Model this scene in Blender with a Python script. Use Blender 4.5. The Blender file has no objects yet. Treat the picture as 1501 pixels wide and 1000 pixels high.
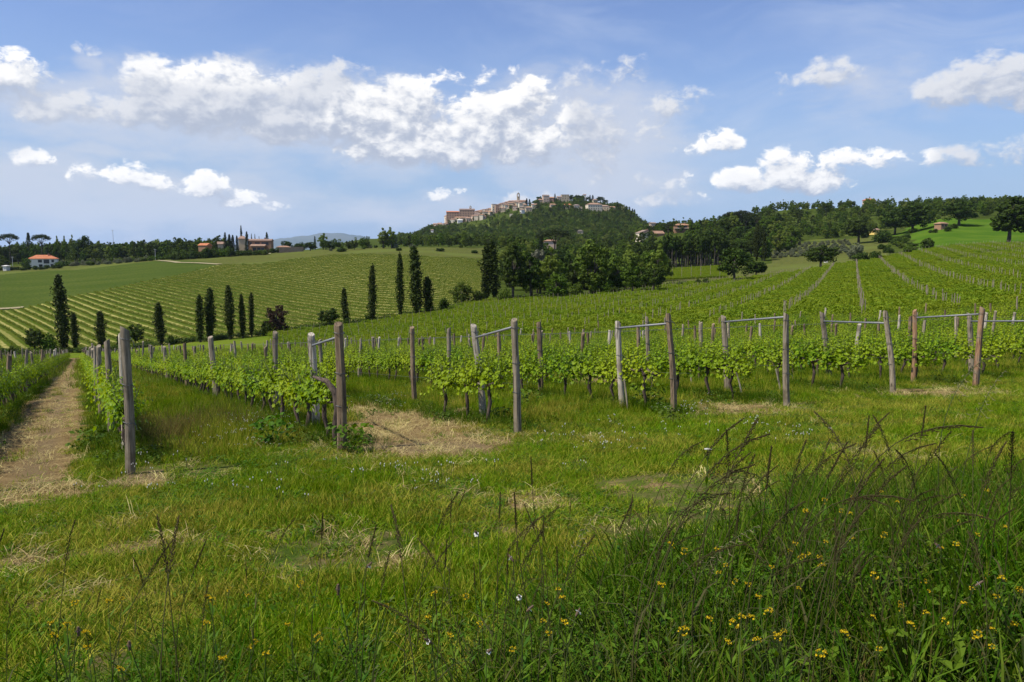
import bpy, math, random
import numpy as np
from mathutils import Vector, Matrix, Euler
R = math.radians
PI = math.pi
rng = np.random.default_rng(11)
random.seed(11)
scene = bpy.context.scene
COL = scene.collection

# ------------------------------------------------------------------ camera
F = 1167.0                      # focal length in photograph pixels
EYE = 1.65
PITCH = math.atan(130 / F)
cam_d = bpy.data.cameras.new("camera")
cam_d.sensor_width = 36
cam_d.lens = 36 * F / 1501
cam_d.clip_start = 0.05
cam_d.clip_end = 60000
cam = bpy.data.objects.new("camera", cam_d)
COL.objects.link(cam)
cam.location = (0, 0, EYE)
cam.rotation_euler = (PI / 2 - PITCH, 0, 0)
scene.camera = cam
scene.view_settings.view_transform = 'Standard'
scene.view_settings.look = 'None'
scene.view_settings.exposure = 0.16
scene.view_settings.gamma = 1
scene.cycles.max_bounces = 6
scene.cycles.transparent_max_bounces = 6
scene.cycles.use_adaptive_sampling = True

# ------------------------------------------------------------------ sun
SUN_AZ, SUN_EL = R(-112), R(55)
sun_d = bpy.data.lights.new("sun", 'SUN')
sun_d.energy = 5.0
sun_d.angle = R(0.5)
sun_d.color = (1.0, 0.95, 0.86)
sun = bpy.data.objects.new("sun", sun_d)
COL.objects.link(sun)
sdir = Vector((math.sin(SUN_AZ) * math.cos(SUN_EL), math.cos(SUN_AZ) * math.cos(SUN_EL), math.sin(SUN_EL)))
sun.rotation_euler = (-sdir).to_track_quat('-Z', 'Y').to_euler()

# ------------------------------------------------------------------ node helper
class NT:
    def __init__(s, tree):
        s.t = tree
    def n(s, typ, **kw):
        nd = s.t.nodes.new(typ)
        for k, v in kw.items():
            setattr(nd, k, v)
        return nd
    def put(s, sock, v):
        if hasattr(v, 'is_output'):
            s.t.links.new(v, sock)
        elif v is not None:
            sock.default_value = v
    def m(s, op, a, b=None, c=None, clamp=False):
        nd = s.n('ShaderNodeMath', operation=op, use_clamp=clamp)
        s.put(nd.inputs[0], a); s.put(nd.inputs[1], b)
        if c is not None: s.put(nd.inputs[2], c)
        return nd.outputs[0]
    def v(s, op, a, b=None, out=0):
        nd = s.n('ShaderNodeVectorMath', operation=op)
        s.put(nd.inputs[0], a)
        if op == 'SCALE': s.put(nd.inputs[3], b)
        elif b is not None: s.put(nd.inputs[1], b)
        return nd.outputs[out]
    def noise(s, vec, scale, detail=4, rough=0.55, dist=0.0, col=False):
        nd = s.n('ShaderNodeTexNoise')
        if vec is not None: s.put(nd.inputs['Vector'], vec)
        s.put(nd.inputs['Scale'], scale)
        nd.inputs['Detail'].default_value = detail
        nd.inputs['Roughness'].default_value = rough
        nd.inputs['Distortion'].default_value = dist
        return nd.outputs['Color' if col else 'Fac']
    def ramp(s, fac, lo, hi, smooth=True):
        nd = s.n('ShaderNodeMapRange', interpolation_type='SMOOTHSTEP' if smooth else 'LINEAR', clamp=True)
        s.put(nd.inputs['Value'], fac); s.put(nd.inputs['From Min'], lo); s.put(nd.inputs['From Max'], hi)
        return nd.outputs[0]
    def mix(s, fac, a, b):
        nd = s.n('ShaderNodeMix', data_type='RGBA')
        s.put(nd.inputs[0], fac); s.put(nd.inputs[6], rgba(a)); s.put(nd.inputs[7], rgba(b))
        return nd.outputs[2]
    def hsv(s, col, h=0.5, sat=1.0, val=1.0):
        nd = s.n('ShaderNodeHueSaturation')
        s.put(nd.inputs['Color'], rgba(col)); s.put(nd.inputs['Hue'], h)
        s.put(nd.inputs['Saturation'], sat); s.put(nd.inputs['Value'], val)
        return nd.outputs[0]

def rgba(c):
    if isinstance(c, (tuple, list)) and len(c) == 3:
        return (c[0], c[1], c[2], 1.0)
    return c

def img_dir(px, py):
    a = (px - 750.5) / F
    b = (500 - py) / F
    d = np.array([a, math.cos(PITCH) + b * math.sin(PITCH), -math.sin(PITCH) + b * math.cos(PITCH)])
    return d

def azel(px, py):
    d = img_dir(px, py); d = d / np.linalg.norm(d)
    return math.atan2(d[0], d[1]), math.asin(d[2])

# ------------------------------------------------------------------ world: sky with cumulus
BLOBS = [  # crisp cumulus: px, py, rx, ry, weight
    (0, 112, 62, 40, 1.1), (60, 152, 60, 26, 1.1), (120, 160, 80, 28, 1.2), (180, 162, 70, 26, 1.2), (228, 124, 56, 36, 1.6), (275, 142, 100, 48, 1.8), (350, 140, 90, 46, 1.8), (430, 150, 92, 50, 1.8), (505, 155, 84, 54, 1.8), (580, 160, 76, 52, 1.7), (420, 180, 190, 30, 1.3),
    (540, 208, 44, 36, 1.9), (595, 217, 62, 30, 1.8), (655, 207, 62, 44, 2.0), (705, 182, 54, 46, 1.9), (755, 192, 66, 50, 1.5),
    (765, 148, 60, 30, 1.3), (822, 178, 56, 42, 1.2), (885, 200, 60, 40, .9), (690, 106, 52, 16, .6), (885, 112, 56, 20, .6), (985, 155, 44, 18, .55), (935, 190, 34, 22, .65), (880, 250, 60, 26, .65),
    (45, 238, 30, 11, .4), (165, 257, 50, 18, .95), (232, 268, 50, 15, .7), (292, 272, 44, 20, .95), (348, 289, 42, 13, .65), (410, 297, 36, 10, .5),
    (130, 72, 18, 12, .8), (1092, 264, 38, 20, 1.4), (1150, 250, 40, 32, 1.6), (1200, 262, 48, 22, 1.3), (1048, 212, 34, 18, .9), (1265, 231, 52, 14, .75),
    (1195, 110, 56, 20, .8), (1395, 134, 46, 28, 1.4), (1460, 120, 58, 40, 1.6), (1530, 122, 60, 46, 1.6), (1428, 92, 26, 10, .6), (1400, 229, 44, 13, .6), (1478, 216, 48, 30, .8),
    (978, 266, 32, 14, .65), (978, 290, 40, 11, .6), (655, 286, 24, 9, .5), (790, 294, 60, 9, .45)]
VEILS = [  # thin sheets of cloud
    (90, 160, 130, 40, .9), (180, 160, 90, 40, .9), (380, 165, 240, 60, 1.0), (560, 190, 120, 60, .9), (850, 200, 150, 75, 1.2), (900, 265, 120, 40, 1.1), (50, 265, 150, 50, 1.1),
    (240, 295, 260, 44, 1.1), (130, 218, 80, 9, .7), (230, 225, 60, 8, .6), (620, 310, 200, 22, .7), (130, 100, 24, 12, .6), (1320, 130, 120, 34, .5)]

def blob_field(k, pw, blobs, flat):   # soft ellipses of sky, by direction
    acc = None
    for px, py, rx, ry, wt in blobs:
        a, e = azel(px, py + (ry * .25 if flat else 0))
        ca = math.cos(a)
        ru, rv = rx / F * ca * ca * 1.22, ry / F * ca * 1.4
        d = k.n('ShaderNodeVectorMath', operation='MULTIPLY_ADD')
        k.put(d.inputs[0], pw); d.inputs[1].default_value = (1 / ru, 1 / rv, 0); d.inputs[2].default_value = (-a / ru, -e / rv, 0)
        o = d.outputs[0]
        if flat: o = k.v('MINIMUM', o, k.v('MULTIPLY', o, (1, 1.6, 1)))
        l2 = k.v('DOT_PRODUCT', o, o, out=1)
        b = k.m('MULTIPLY_ADD', l2, -wt, wt)
        acc = b if acc is None else k.m('SMOOTH_MAX', acc, b, 0.12)
    return k.m('MAXIMUM', acc, -1.5)

def cloud_group():
    g = bpy.data.node_groups.new("cloud_density", 'ShaderNodeTree')
    g.interface.new_socket("P", in_out='INPUT', socket_type='NodeSocketVector')
    g.interface.new_socket("D", in_out='OUTPUT', socket_type='NodeSocketFloat')
    k = NT(g)
    gi = k.n('NodeGroupInput'); go = k.n('NodeGroupOutput')
    p = gi.outputs[0]
    w = k.v('SUBTRACT', k.noise(p, 14.0, 3, 0.55, 0, True), (0.5, 0.5, 0.5))
    pw = k.v('ADD', p, k.v('MULTIPLY', w, (0.035, 0.022, 0.0)))
    acc = blob_field(k, pw, BLOBS, True)
    # rounded billows from cell distances, frayed by fractal noise
    def cells(sc):
        vn = k.n('ShaderNodeTexVoronoi', feature='SMOOTH_F1', voronoi_dimensions='2D')
        k.put(vn.inputs['Vector'], k.v('MULTIPLY', pw, (1, 1.25, 1))); vn.inputs['Scale'].default_value = sc; vn.inputs['Smoothness'].default_value = .25
        return vn.outputs['Distance']
    c1, c2, c3 = cells(15), cells(36), cells(80)
    bil = k.m('ADD', k.m('MULTIPLY_ADD', c1, -1.15, .52), k.m('ADD', k.m('MULTIPLY_ADD', c2, -.6, .26), k.m('MULTIPLY_ADD', c3, -.28, .12)))
    f1 = k.noise(k.v('MULTIPLY', p, (1, 1.4, 1)), 30, 8, 0.6, 0.2)
    nsum = k.m('ADD', k.m('ADD', bil, k.m('MULTIPLY_ADD', f1, 2.2, -1.1)), k.m('MULTIPLY_ADD', k.noise(k.v('MULTIPLY', pw, (1, 1.5, 1)), 75, 6, .6, .4), 1.75, -.92))
    k.put(go.inputs[0], k.m('ADD', acc, nsum))
    return g

world = bpy.data.worlds.new("World")
scene.world = world
world.use_nodes = True
world.cycles.sampling_method = 'MANUAL'
world.cycles.sample_map_resolution = 256
wt_ = world.node_tree
wt_.nodes.clear()
k = NT(wt_)
tc = k.n('ShaderNodeTexCoord')
sep = k.n('ShaderNodeSeparateXYZ')
k.put(sep.inputs[0], tc.outputs['Generated'])
az = k.m('ARCTAN2', sep.outputs[0], sep.outputs[1])
el = k.m('ARCSINE', sep.outputs[2])
comb = k.n('ShaderNodeCombineXYZ')
k.put(comb.inputs[0], az); k.put(comb.inputs[1], el)
P = comb.outputs[0]
sky = k.n('ShaderNodeTexSky', sky_type='NISHITA')
sky.sun_disc = False
sky.sun_elevation = SUN_EL
sky.sun_rotation = SUN_AZ
sky.altitude = 250
sky.air_density = 1.0
sky.dust_density = 0.3
sky.ozone_density = 3.0
cg = cloud_group()
g1 = k.n('ShaderNodeGroup', node_tree=cg); k.put(g1.inputs[0], P)
g2 = k.n('ShaderNodeGroup', node_tree=cg); k.put(g2.inputs[0], k.v('ADD', P, (-0.006, 0.0135, 0)))
D1, D2 = g1.outputs[0], g2.outputs[0]
lit = k.ramp(k.m('SUBTRACT', D1, D2), -0.75, 1.05)
lit = k.m('MULTIPLY', lit, k.m('MULTIPLY_ADD', k.ramp(D1, .2, 1.5), -.18, 1.0))
sunny = k.ramp(blob_field(k, P, [(560, 200, 90, 60, 1), (670, 195, 130, 80, 1), (760, 185, 70, 70, 1), (240, 268, 230, 50, .8), (1150, 255, 150, 60, 1), (1050, 212, 60, 40, 1), (1270, 230, 90, 30, 1), (0, 90, 60, 30, 1), (300, 108, 140, 18, .5)], False), 0.0, .5)
lit = k.m('MULTIPLY', lit, k.m('MULTIPLY_ADD', sunny, .48, .52))
alpha = k.ramp(D1, -0.05, k.m('MULTIPLY_ADD', lit, -.8, 1.4))
ccol = k.mix(lit, (3.5, 3.9, 4.8), (8.9, 8.7, 8.4))
# thin sheets and high veils
vp_ = k.v('ADD', P, k.v('SCALE', k.v('SUBTRACT', k.noise(P, 9, 3, .55, 0, True), (.5, .5, .5)), .05))
vd = k.m('ADD', blob_field(k, vp_, VEILS, False), k.m('MULTIPLY_ADD', k.noise(k.v('MULTIPLY', P, (1, 2.6, 1)), 14, 7, .6, .3), 1.7, -.8))
veil_a = k.m('MULTIPLY', k.ramp(vd, -0.15, 1.1), .78)
cir = k.noise(k.v('MULTIPLY', k.v('ADD', P, k.v('SCALE', k.noise(P, 4, 2, .5, 0, True), .15)), (1.6, 6.5, 1)), 2.6, 5, 0.6, 0.4)
cir_a = k.m('MULTIPLY', k.ramp(cir, 0.40, 0.8), k.m('MULTIPLY_ADD', k.ramp(az, -.3, .4), .42, .16))
skyc = k.mix(k.m('MULTIPLY', k.ramp(el, 0.30, -0.02), .9), k.hsv(sky.outputs[0], 0.515, 1.08, 1.08), (2.1, 3.2, 5.2))
base = k.mix(cir_a, skyc, (4.2, 4.9, 6.3))
base = k.mix(veil_a, base, (4.9, 5.2, 5.95))
final = k.mix(k.m('MULTIPLY', alpha, 0.97), base, ccol)
bg = k.n('ShaderNodeBackground')
bg.inputs['Strength'].default_value = 0.123
k.put(bg.inputs['Color'], final)
wo = k.n('ShaderNodeOutputWorld')
wt_.links.new(bg.outputs[0], wo.inputs[0])

# ------------------------------------------------------------------ terrain
PLANE_B, PLANE_C = -0.103, 0.036            # slope away from and across the view

def tan_of(px, py):
    d = img_dir(px, py)
    return d[0] / d[1], d[2] / d[1]

COLS = [  # photo column, end of the near plane, [(row, distance) ...]
    (-300, 125, [(519, 175), (487, 215), (455, 285), (405, 480), (398, 560), (385, 800), (380, 1500)]),
    (0, 130, [(519, 172), (487, 215), (455, 285), (425, 370), (401, 480), (394, 560), (380, 750), (374, 1000)]),
    (110, 130, [(517, 178), (478, 235), (430, 330), (396, 480), (389, 560), (374, 800), (370, 1200)]),
    (250, 110, [(505, 182), (455, 255), (410, 360), (383, 500), (379, 580), (372, 800), (372, 1200)]),
    (400, 110, [(490, 187), (445, 255), (405, 345), (377, 480), (371, 540), (368, 700), (372, 1000), (374, 1500)]),
    (550, 100, [(473, 192), (432, 260), (398, 350), (369, 480), (364, 540), (363, 700), (362, 900), (355, 1200), (350, 1500), (362, 1800)]),
    (600, 92, [(463, 195), (428, 260), (398, 340), (370, 470), (363, 560), (361, 750), (355, 1150), (349, 1450), (362, 1900)]),
    (650, 86, [(490, 125), (455, 203), (422, 275), (390, 370), (371, 470), (363, 570), (361, 750), (352, 1150), (329, 1450), (347, 1800)]),
    (700, 80, [(494, 110), (468, 150), (445, 215), (415, 290), (379, 440), (365, 560), (361, 700), (358, 900), (345, 1200), (318, 1480), (335, 1700), (365, 2200)]),
    (760, 75, [(490, 105), (465, 145), (440, 215), (428, 260), (400, 380), (375, 500), (364, 620), (359, 850), (336, 1200), (303, 1490), (328, 1750), (362, 2200)]),
    (850, 70, [(486, 100), (460, 140), (436, 215), (425, 260), (405, 380), (385, 520), (368, 750), (352, 1000), (325, 1250), (294.5, 1500), (315, 1700), (360, 2200)]),
    (900, 65, [(484, 95), (456, 140), (432, 215), (422, 260), (402, 380), (384, 520), (366, 750), (352, 1000), (330, 1250), (301, 1480), (328, 1700), (362, 2200)]),
    (945, 62, [(482, 92), (453, 140), (428, 215), (420, 250), (408, 330), (392, 430), (376, 530), (351, 650), (347, 800), (345, 950), (331, 1400), (347, 1600), (362, 2000)]),
    (1000, 60, [(480, 90), (450, 140), (425, 215), (417, 250), (412, 290), (394, 400), (378, 500), (341.5, 665), (339, 720), (340, 800), (348, 900), (362, 1300)]),
    (1150, 50, [(478, 75), (450, 115), (425, 180), (403, 280), (399, 330), (385, 400), (365, 520), (340, 700), (308, 900), (312, 1000), (340, 1400)]),
    (1300, 45, [(475, 70), (440, 110), (405, 190), (378, 320), (374, 380), (362, 460), (340, 600), (308, 800), (303, 900), (330, 1300)]),
    (1400, 42, [(472, 65), (430, 115), (390, 210), (360, 360), (354, 420), (335, 500), (318, 600), (305, 800), (301, 900), (330, 1300)]),
    (1500, 40, [(470, 60), (425, 110), (385, 200), (355, 380), (347, 450), (322, 560), (304, 750), (298, 900), (330, 1300)]),
    (1800, 38, [(468, 58), (420, 105), (380, 190), (350, 370), (337, 450), (302, 700), (292, 900), (330, 1300)]),
]

def pchip(x, y, xi):
    x = np.asarray(x, float); y = np.asarray(y, float)
    h = np.diff(x); dl = np.diff(y) / h
    m = np.zeros_like(x)
    for i in range(1, len(x) - 1):
        if dl[i - 1] * dl[i] > 0:
            w1 = 2 * h[i] + h[i - 1]; w2 = h[i] + 2 * h[i - 1]
            m[i] = (w1 + w2) / (w1 / dl[i - 1] + w2 / dl[i])
    m[0], m[-1] = dl[0], dl[-1]
    xi = np.clip(xi, x[0], x[-1])
    i = np.clip(np.searchsorted(x, xi) - 1, 0, len(x) - 2)
    t = (xi - x[i]) / h[i]
    return ((2 * t**3 - 3 * t**2 + 1) * y[i] + (t**3 - 2 * t**2 + t) * h[i] * m[i]
            + (-2 * t**3 + 3 * t**2) * y[i + 1] + (t**3 - t**2) * h[i] * m[i + 1])

LY = np.linspace(math.log(5), math.log(4000), 500)
SS, prof = [], []
for px, yp, pts in COLS:
    s = tan_of(px, 370)[0]
    xs, es = [], []
    for Y in (5, 7, 10, 14, 20, 28, 38, 52, 70, 95, 120):
        if Y < yp * .98:
            xs.append(math.log(Y)); es.append(-EYE / Y + PLANE_B + PLANE_C * s)
    xs.append(math.log(yp)); es.append(-EYE / yp + PLANE_B + PLANE_C * s)
    for py, Y in pts:
        xs.append(math.log(Y)); es.append(tan_of(px, py)[1])
    xs.append(math.log(4000)); es.append(tan_of(px, 376)[1])
    SS.append(s); prof.append(pchip(xs, es, LY))
prof = np.array(prof)
SF = np.linspace(SS[0], SS[-1], 400)
TAB = np.array([pchip(SS, prof[:, j], SF) for j in range(len(LY))])     # [logY, s]

def H(X, Y):
    X = np.asarray(X, float); Y = np.asarray(Y, float)
    Yc = np.maximum(Y, 5.01)
    s = np.clip(X / Yc, SF[0], SF[-1] - 1e-6)
    a = (s - SF[0]) / (SF[1] - SF[0]); i = np.clip(a.astype(int), 0, len(SF) - 2); fa = a - i
    b = (np.clip(np.log(Yc), LY[0], LY[-1] - 1e-6) - LY[0]) / (LY[1] - LY[0]); j = np.clip(b.astype(int), 0, len(LY) - 2); fb = b - j
    e = (TAB[j, i] * (1 - fa) + TAB[j, i + 1] * fa) * (1 - fb) + (TAB[j + 1, i] * (1 - fa) + TAB[j + 1, i + 1] * fa) * fb
    zt = EYE + e * Yc
    zp = PLANE_B * Y + PLANE_C * X
    w = np.clip((Y - 8) / 14, 0, 1); w = w * w * (3 - 2 * w)
    z = zp * (1 - w) + zt * w
    # verge at the lower right where the tall grass stands, gentle bumps elsewhere
    z = z + 0.28 * np.exp(-((X - 2.6) / 2.4)**2 - ((Y - 2.5) / 2.6)**2)
    z = z + 0.03 * np.sin(X * 1.7 + 1.3 * np.sin(Y * .9)) * np.sin(Y * 1.3 + X * .4) * np.exp(-Y / 40)
    return z

def Hf(x, y):
    return float(H(np.array([x]), np.array([y]))[0])

def drop(px, py, y0=2.0, y1=3000.0):
    """ground point seen at a photograph position, searching outward from y0"""
    d = img_dir(px, py)
    Y = np.exp(np.linspace(math.log(y0), math.log(y1), 3000))
    X = d[0] / d[1] * Y; Z = EYE + d[2] / d[1] * Y
    below = Z <= H(X, Y)
    i = int(np.argmax(below)) if below.any() else len(Y) - 1
    return np.array([X[i], Y[i], Hf(X[i], Y[i])])

def pt(px, py, Y):
    d = img_dir(px, py)
    return np.array([d[0] / d[1] * Y, Y, EYE + d[2] / d[1] * Y])

def onground(px, Y):
    x = (px - 750.5) / F * Y / (math.cos(PITCH) + 0.11 * math.sin(PITCH))
    return np.array([x, Y, Hf(x, Y)])

# borders of the fields, as distance over direction
def border(pts, y0=100):
    q = [drop(a, b, y0, 900) for a, b in pts]
    q = sorted((p[0] / p[1], p[1]) for p in q)
    sx = np.array([a for a, b in q]); yy = np.array([b for a, b in q])
    return lambda s: np.interp(s, sx, yy)
BROOK = border([(-250, 521), (0, 520.5), (60, 519), (110, 517), (250, 505), (400, 490), (480, 481), (550, 473), (600, 463), (650, 455), (700, 444), (760, 440),
                (850, 436), (945, 427), (1000, 418), (1075, 411), (1150, 403), (1220, 391), (1300, 378), (1400, 361), (1500, 356), (1750, 351)])
STRIPE_TOP = border([(-250, 470), (0, 456), (33, 452), (71, 443), (101, 435), (152, 426), (215, 412), (253, 405), (291, 396), (319, 389), (385, 387), (440, 379),
                     (490, 374), (540, 372.5), (600, 375), (650, 378), (720, 381)], 200)
GREEN_TOP = border([(-250, 402), (0, 403), (60, 397), (110, 396), (180, 388), (235, 382), (320, 386)], 330)
def VEND(s):   # far end of the near vineyard
    return np.interp(s, [-.9, -.55, -.3, -.1, .1, .3, .5, .8], [150, 140, 115, 100, 88, 78, 68, 60])

# row frame of the near vineyard
RD = np.array([-0.48, 0.877]); RD /= np.linalg.norm(RD)
RN = np.array([RD[1], -RD[0]])
def qof(X, Y): return X * RN[0] + Y * RN[1]
def tof(X, Y): return X * RD[0] + Y * RD[1]

# patches of cut straw and bare soil near the vine rows: photo position -> ground ellipses
def patch(px, py, rx, ry, w=1.0):
    c = drop(px, py); n = drop(px, py + ry); f = drop(px, py - ry)
    return (c[0], c[1], 1.15 * rx / F * c[1], max(.16, (f[1] - n[1]) / 2 * 1.25), w)
STRAW = [patch(*a) for a in [(590, 625, 120, 28), (650, 655, 120, 16), (540, 600, 60, 14, .8), (1080, 600, 84, 11, .72), (1360, 576, 100, 8, .7), (1210, 572, 40, 8, .5), (1470, 530, 60, 6, .5),
        (780, 737, 60, 14, .8), (900, 715, 60, 10, .5), (620, 822, 70, 14, .8), (695, 800, 60, 10, .7), (215, 803, 80, 14, .7), (500, 776, 50, 9, .6), (330, 790, 60, 9, .5),
        (40, 830, 80, 20, .7), (60, 885, 80, 18, .6), (120, 815, 50, 10, .6), (270, 795, 60, 8, .6), (400, 783, 60, 8, .55), (190, 875, 60, 10, .55), (250, 905, 60, 12, .5), (560, 835, 50, 12, .7), (760, 780, 50, 10, .6), (960, 712, 40, 9, .6), (300, 862, 50, 9, .6), (420, 845, 50, 9, .6), (50, 725, 90, 16, 1), (205, 712, 40, 10, .9), (880, 560, 50, 8, .7), (800, 545, 60, 8, .5), (340, 830, 60, 12, .4),
        (120, 860, 60, 14, .5), (830, 690, 40, 8, .3)]]
SOIL = [patch(*a) for a in [(205, 700, 40, 12), (640, 655, 90, 8), (545, 655, 50, 8, .8), (790, 740, 40, 9, .6), (620, 825, 50, 9, .6), (60, 828, 60, 12, .6), (30, 690, 60, 8, .6), (45, 832, 80, 14, .8), (250, 800, 110, 7, .6), (70, 890, 80, 10, .6), (1010, 715, 60, 10, .5)]]
def ell(P_, X, Y):
    v = np.zeros_like(X)
    for cx, cy, rx, ry, w in P_:
        v = np.maximum(v, w * np.exp(-1.2 * (((X - cx) / rx)**2 + ((Y - cy) / ry)**2)))
    return v
def pathmask(X, Y):
    q = qof(X, Y)
    c = -.85 + .08 * np.sin(tof(X, Y) * .35)
    return np.exp(-((q - c) / 0.85)**4) * np.clip((tof(X, Y) - 9.2) / 2.2, 0, 1) * (Y < 152)

# ------------------------------------------------------------------ materials
MAT = {}
def material(name):
    m = bpy.data.materials.new(name); m.use_nodes = True
    m.node_tree.nodes.clear()
    MAT[name] = m
    return m, NT(m.node_tree)
def finish(k, col, rough=.7, spec=.2, bump=None, bdist=.02, bstr=.6, metallic=0, transl=None):
    b = k.n('ShaderNodeBsdfPrincipled')
    k.put(b.inputs['Base Color'], rgba(col)); k.put(b.inputs['Roughness'], rough)
    b.inputs['Specular IOR Level'].default_value = spec
    b.inputs['Metallic'].default_value = metallic
    if bump is not None:
        bn = k.n('ShaderNodeBump'); bn.inputs['Distance'].default_value = bdist; bn.inputs['Strength'].default_value = bstr
        k.put(bn.inputs['Height'], bump); k.put(b.inputs['Normal'], bn.outputs[0])
    o = k.n('ShaderNodeOutputMaterial')
    if transl:
        t = k.n('ShaderNodeBsdfTranslucent'); k.put(t.inputs[0], transl[1])
        mx = k.n('ShaderNodeMixShader'); mx.inputs[0].default_value = transl[0]
        k.t.links.new(b.outputs[0], mx.inputs[1]); k.t.links.new(t.outputs[0], mx.inputs[2])
        k.t.links.new(mx.outputs[0], o.inputs[0])
    else:
        k.t.links.new(b.outputs[0], o.inputs[0])
def pos(k):
    return k.n('ShaderNodeNewGeometry').outputs['Position']
def flat(k, v, z=0.0):
    return k.v('MULTIPLY', v, (1, 1, z))

def foliage(name, a, b, c, transl=.28, patch_scale=.35, rough=.6, spec=.08):
    """a,b: two leaf colours mixed leaf by leaf, c: colour of some whole plants"""
    m, k = material(name)
    g = k.n('ShaderNodeNewGeometry')
    oi = k.n('ShaderNodeObjectInfo')
    col = k.mix(g.outputs['Random Per Island'], a, b)
    col = k.mix(k.m('MULTIPLY', k.ramp(k.m('ADD', k.m('MULTIPLY', oi.outputs['Random'], .55), k.m('MULTIPLY', k.noise(g.outputs['Position'], patch_scale, 3), .6)), .3, .95), .85), col, c)
    tcol = k.hsv(col, .49, 1.1, 1.7)
    finish(k, col, rough, spec, transl=(transl, tcol))
    return m
foliage('vine_leaf', (.036, .105, .003), (.215, .325, .008), (.28, .34, .010), .28, .9, .45, .12)
foliage('far_vine_leaf', (.085, .150, .006), (.165, .228, .010), (.18, .215, .011), .2, .06, .6)
foliage('poplar_leaf', (.018, .032, .005), (.050, .070, .009), (.036, .044, .008), .05, .2)
foliage('dark_leaf', (.015, .034, .004), (.052, .088, .008), (.044, .060, .008), .05, .25)
foliage('green_leaf', (.030, .068, .005), (.092, .150, .011), (.072, .094, .011), .07, .2)
foliage('light_leaf', (.10, .15, .018), (.17, .22, .030), (.14, .16, .030), .22, .2)
foliage('hillside_vine_leaf', (.062, .105, .006), (.125, .165, .012), (.14, .16, .013), .18, .06, .6)
foliage('hill_leaf', (.036, .072, .006), (.105, .155, .012), (.086, .105, .012), .07, .02)
foliage('olive_leaf', (.085, .105, .055), (.16, .175, .10), (.13, .135, .07), .15, .2)
foliage('copper_leaf', (.030, .018, .012), (.060, .034, .020), (.040, .024, .014), .15, .4)
foliage('blossom_leaf', (.13, .12, .085), (.20, .18, .14), (.12, .13, .07), .15, .4)
foliage('pine_leaf', (.020, .034, .008), (.050, .070, .014), (.028, .036, .012), .08, .2)
foliage('cypress_leaf', (.014, .024, .008), (.034, .050, .013), (.016, .026, .009), .05, .3)
foliage('weed_leaf', (.020, .072, .004), (.080, .165, .009), (.12, .18, .012), .25, 1.2)

def grassmat(name, a, b, dry, drymix, transl=.35, pscale=.5):
    m, k = material(name)
    g = k.n('ShaderNodeNewGeometry'); oi = k.n('ShaderNodeObjectInfo')
    col = k.mix(g.outputs['Random Per Island'], a, b)
    n = k.noise(flat(k, g.outputs['Position']), pscale, 4, .6)
    f = k.m('ADD', k.m('MULTIPLY', n, .9), k.m('MULTIPLY', g.outputs['Random Per Island'], .35))
    col = k.mix(k.m('MULTIPLY', k.ramp(f, .5, .92), drymix), col, dry)
    col = k.hsv(col, k.m('MULTIPLY_ADD', oi.outputs['Random'], .03, .485), 1.0, k.m('MULTIPLY_ADD', oi.outputs['Random'], .5, .75))
    finish(k, col, .6, .02, transl=(transl, k.hsv(col, .495, 1.05, 1.5)))
grassmat('grass_blade', (.052, .130, .002), (.200, .285, .006), (.43, .34, .06), .9, .24)
grassmat('tall_grass_blade', (.022, .068, .002), (.095, .165, .006), (.22, .21, .045), .4, .32)
grassmat('far_grass_blade', (.12, .20, .016), (.20, .26, .028), (.32, .29, .08), .7, .3, .2)
grassmat('straw_blade', (.40, .32, .12), (.68, .56, .26), (.26, .175, .07), .6, .2, .8)
grassmat('reddish_grass_blade', (.12, .12, .025), (.19, .15, .045), (.22, .14, .06), .6, .3)

def groundmat(name, near):
    m, k = material(name)
    p = flat(k, pos(k))
    n1 = k.noise(p, .35, 5, .6); n2 = k.noise(p, 3.1, 5, .65); n3 = k.noise(p, 26, 4, .7)
    col = k.mix(k.ramp(n1, .35, .65), (.050, .080, .012), (.095, .115, .022))
    col = k.mix(k.ramp(n2, .42, .68), col, (.150, .118, .050))
    if near:
        a = k.n('ShaderNodeAttribute', attribute_name='straw').outputs['Fac']
        s = k.n('ShaderNodeAttribute', attribute_name='soil').outputs['Fac']
        sf = k.ramp(k.m('ADD', a, k.m('MULTIPLY', k.m('SUBTRACT', n2, .5), 1.1)), .25, .6)
        col = k.mix(sf, col, k.mix(k.ramp(k.m('ADD', k.m('MULTIPLY', n3, .6), k.m('MULTIPLY', n2, .4)), .36, .64), (.095, .060, .028), (.31, .22, .095)))
        of = k.ramp(k.m('ADD', s, k.m('MULTIPLY', k.m('SUBTRACT', n3, .5), .9)), .35, .7)
        col = k.mix(of, col, (.175, .125, .068))
    else:
        n4 = k.noise(p, .02, 4, .6)
        col = k.mix(k.ramp(n4, .45, .62), col, (.11, .13, .03))
    finish(k, col, 1, 0, bump=k.m('ADD', n3, k.m('MULTIPLY', n2, 2.0)), bdist=.06)
groundmat('meadow_ground', True)
groundmat('far_ground', False)

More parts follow.
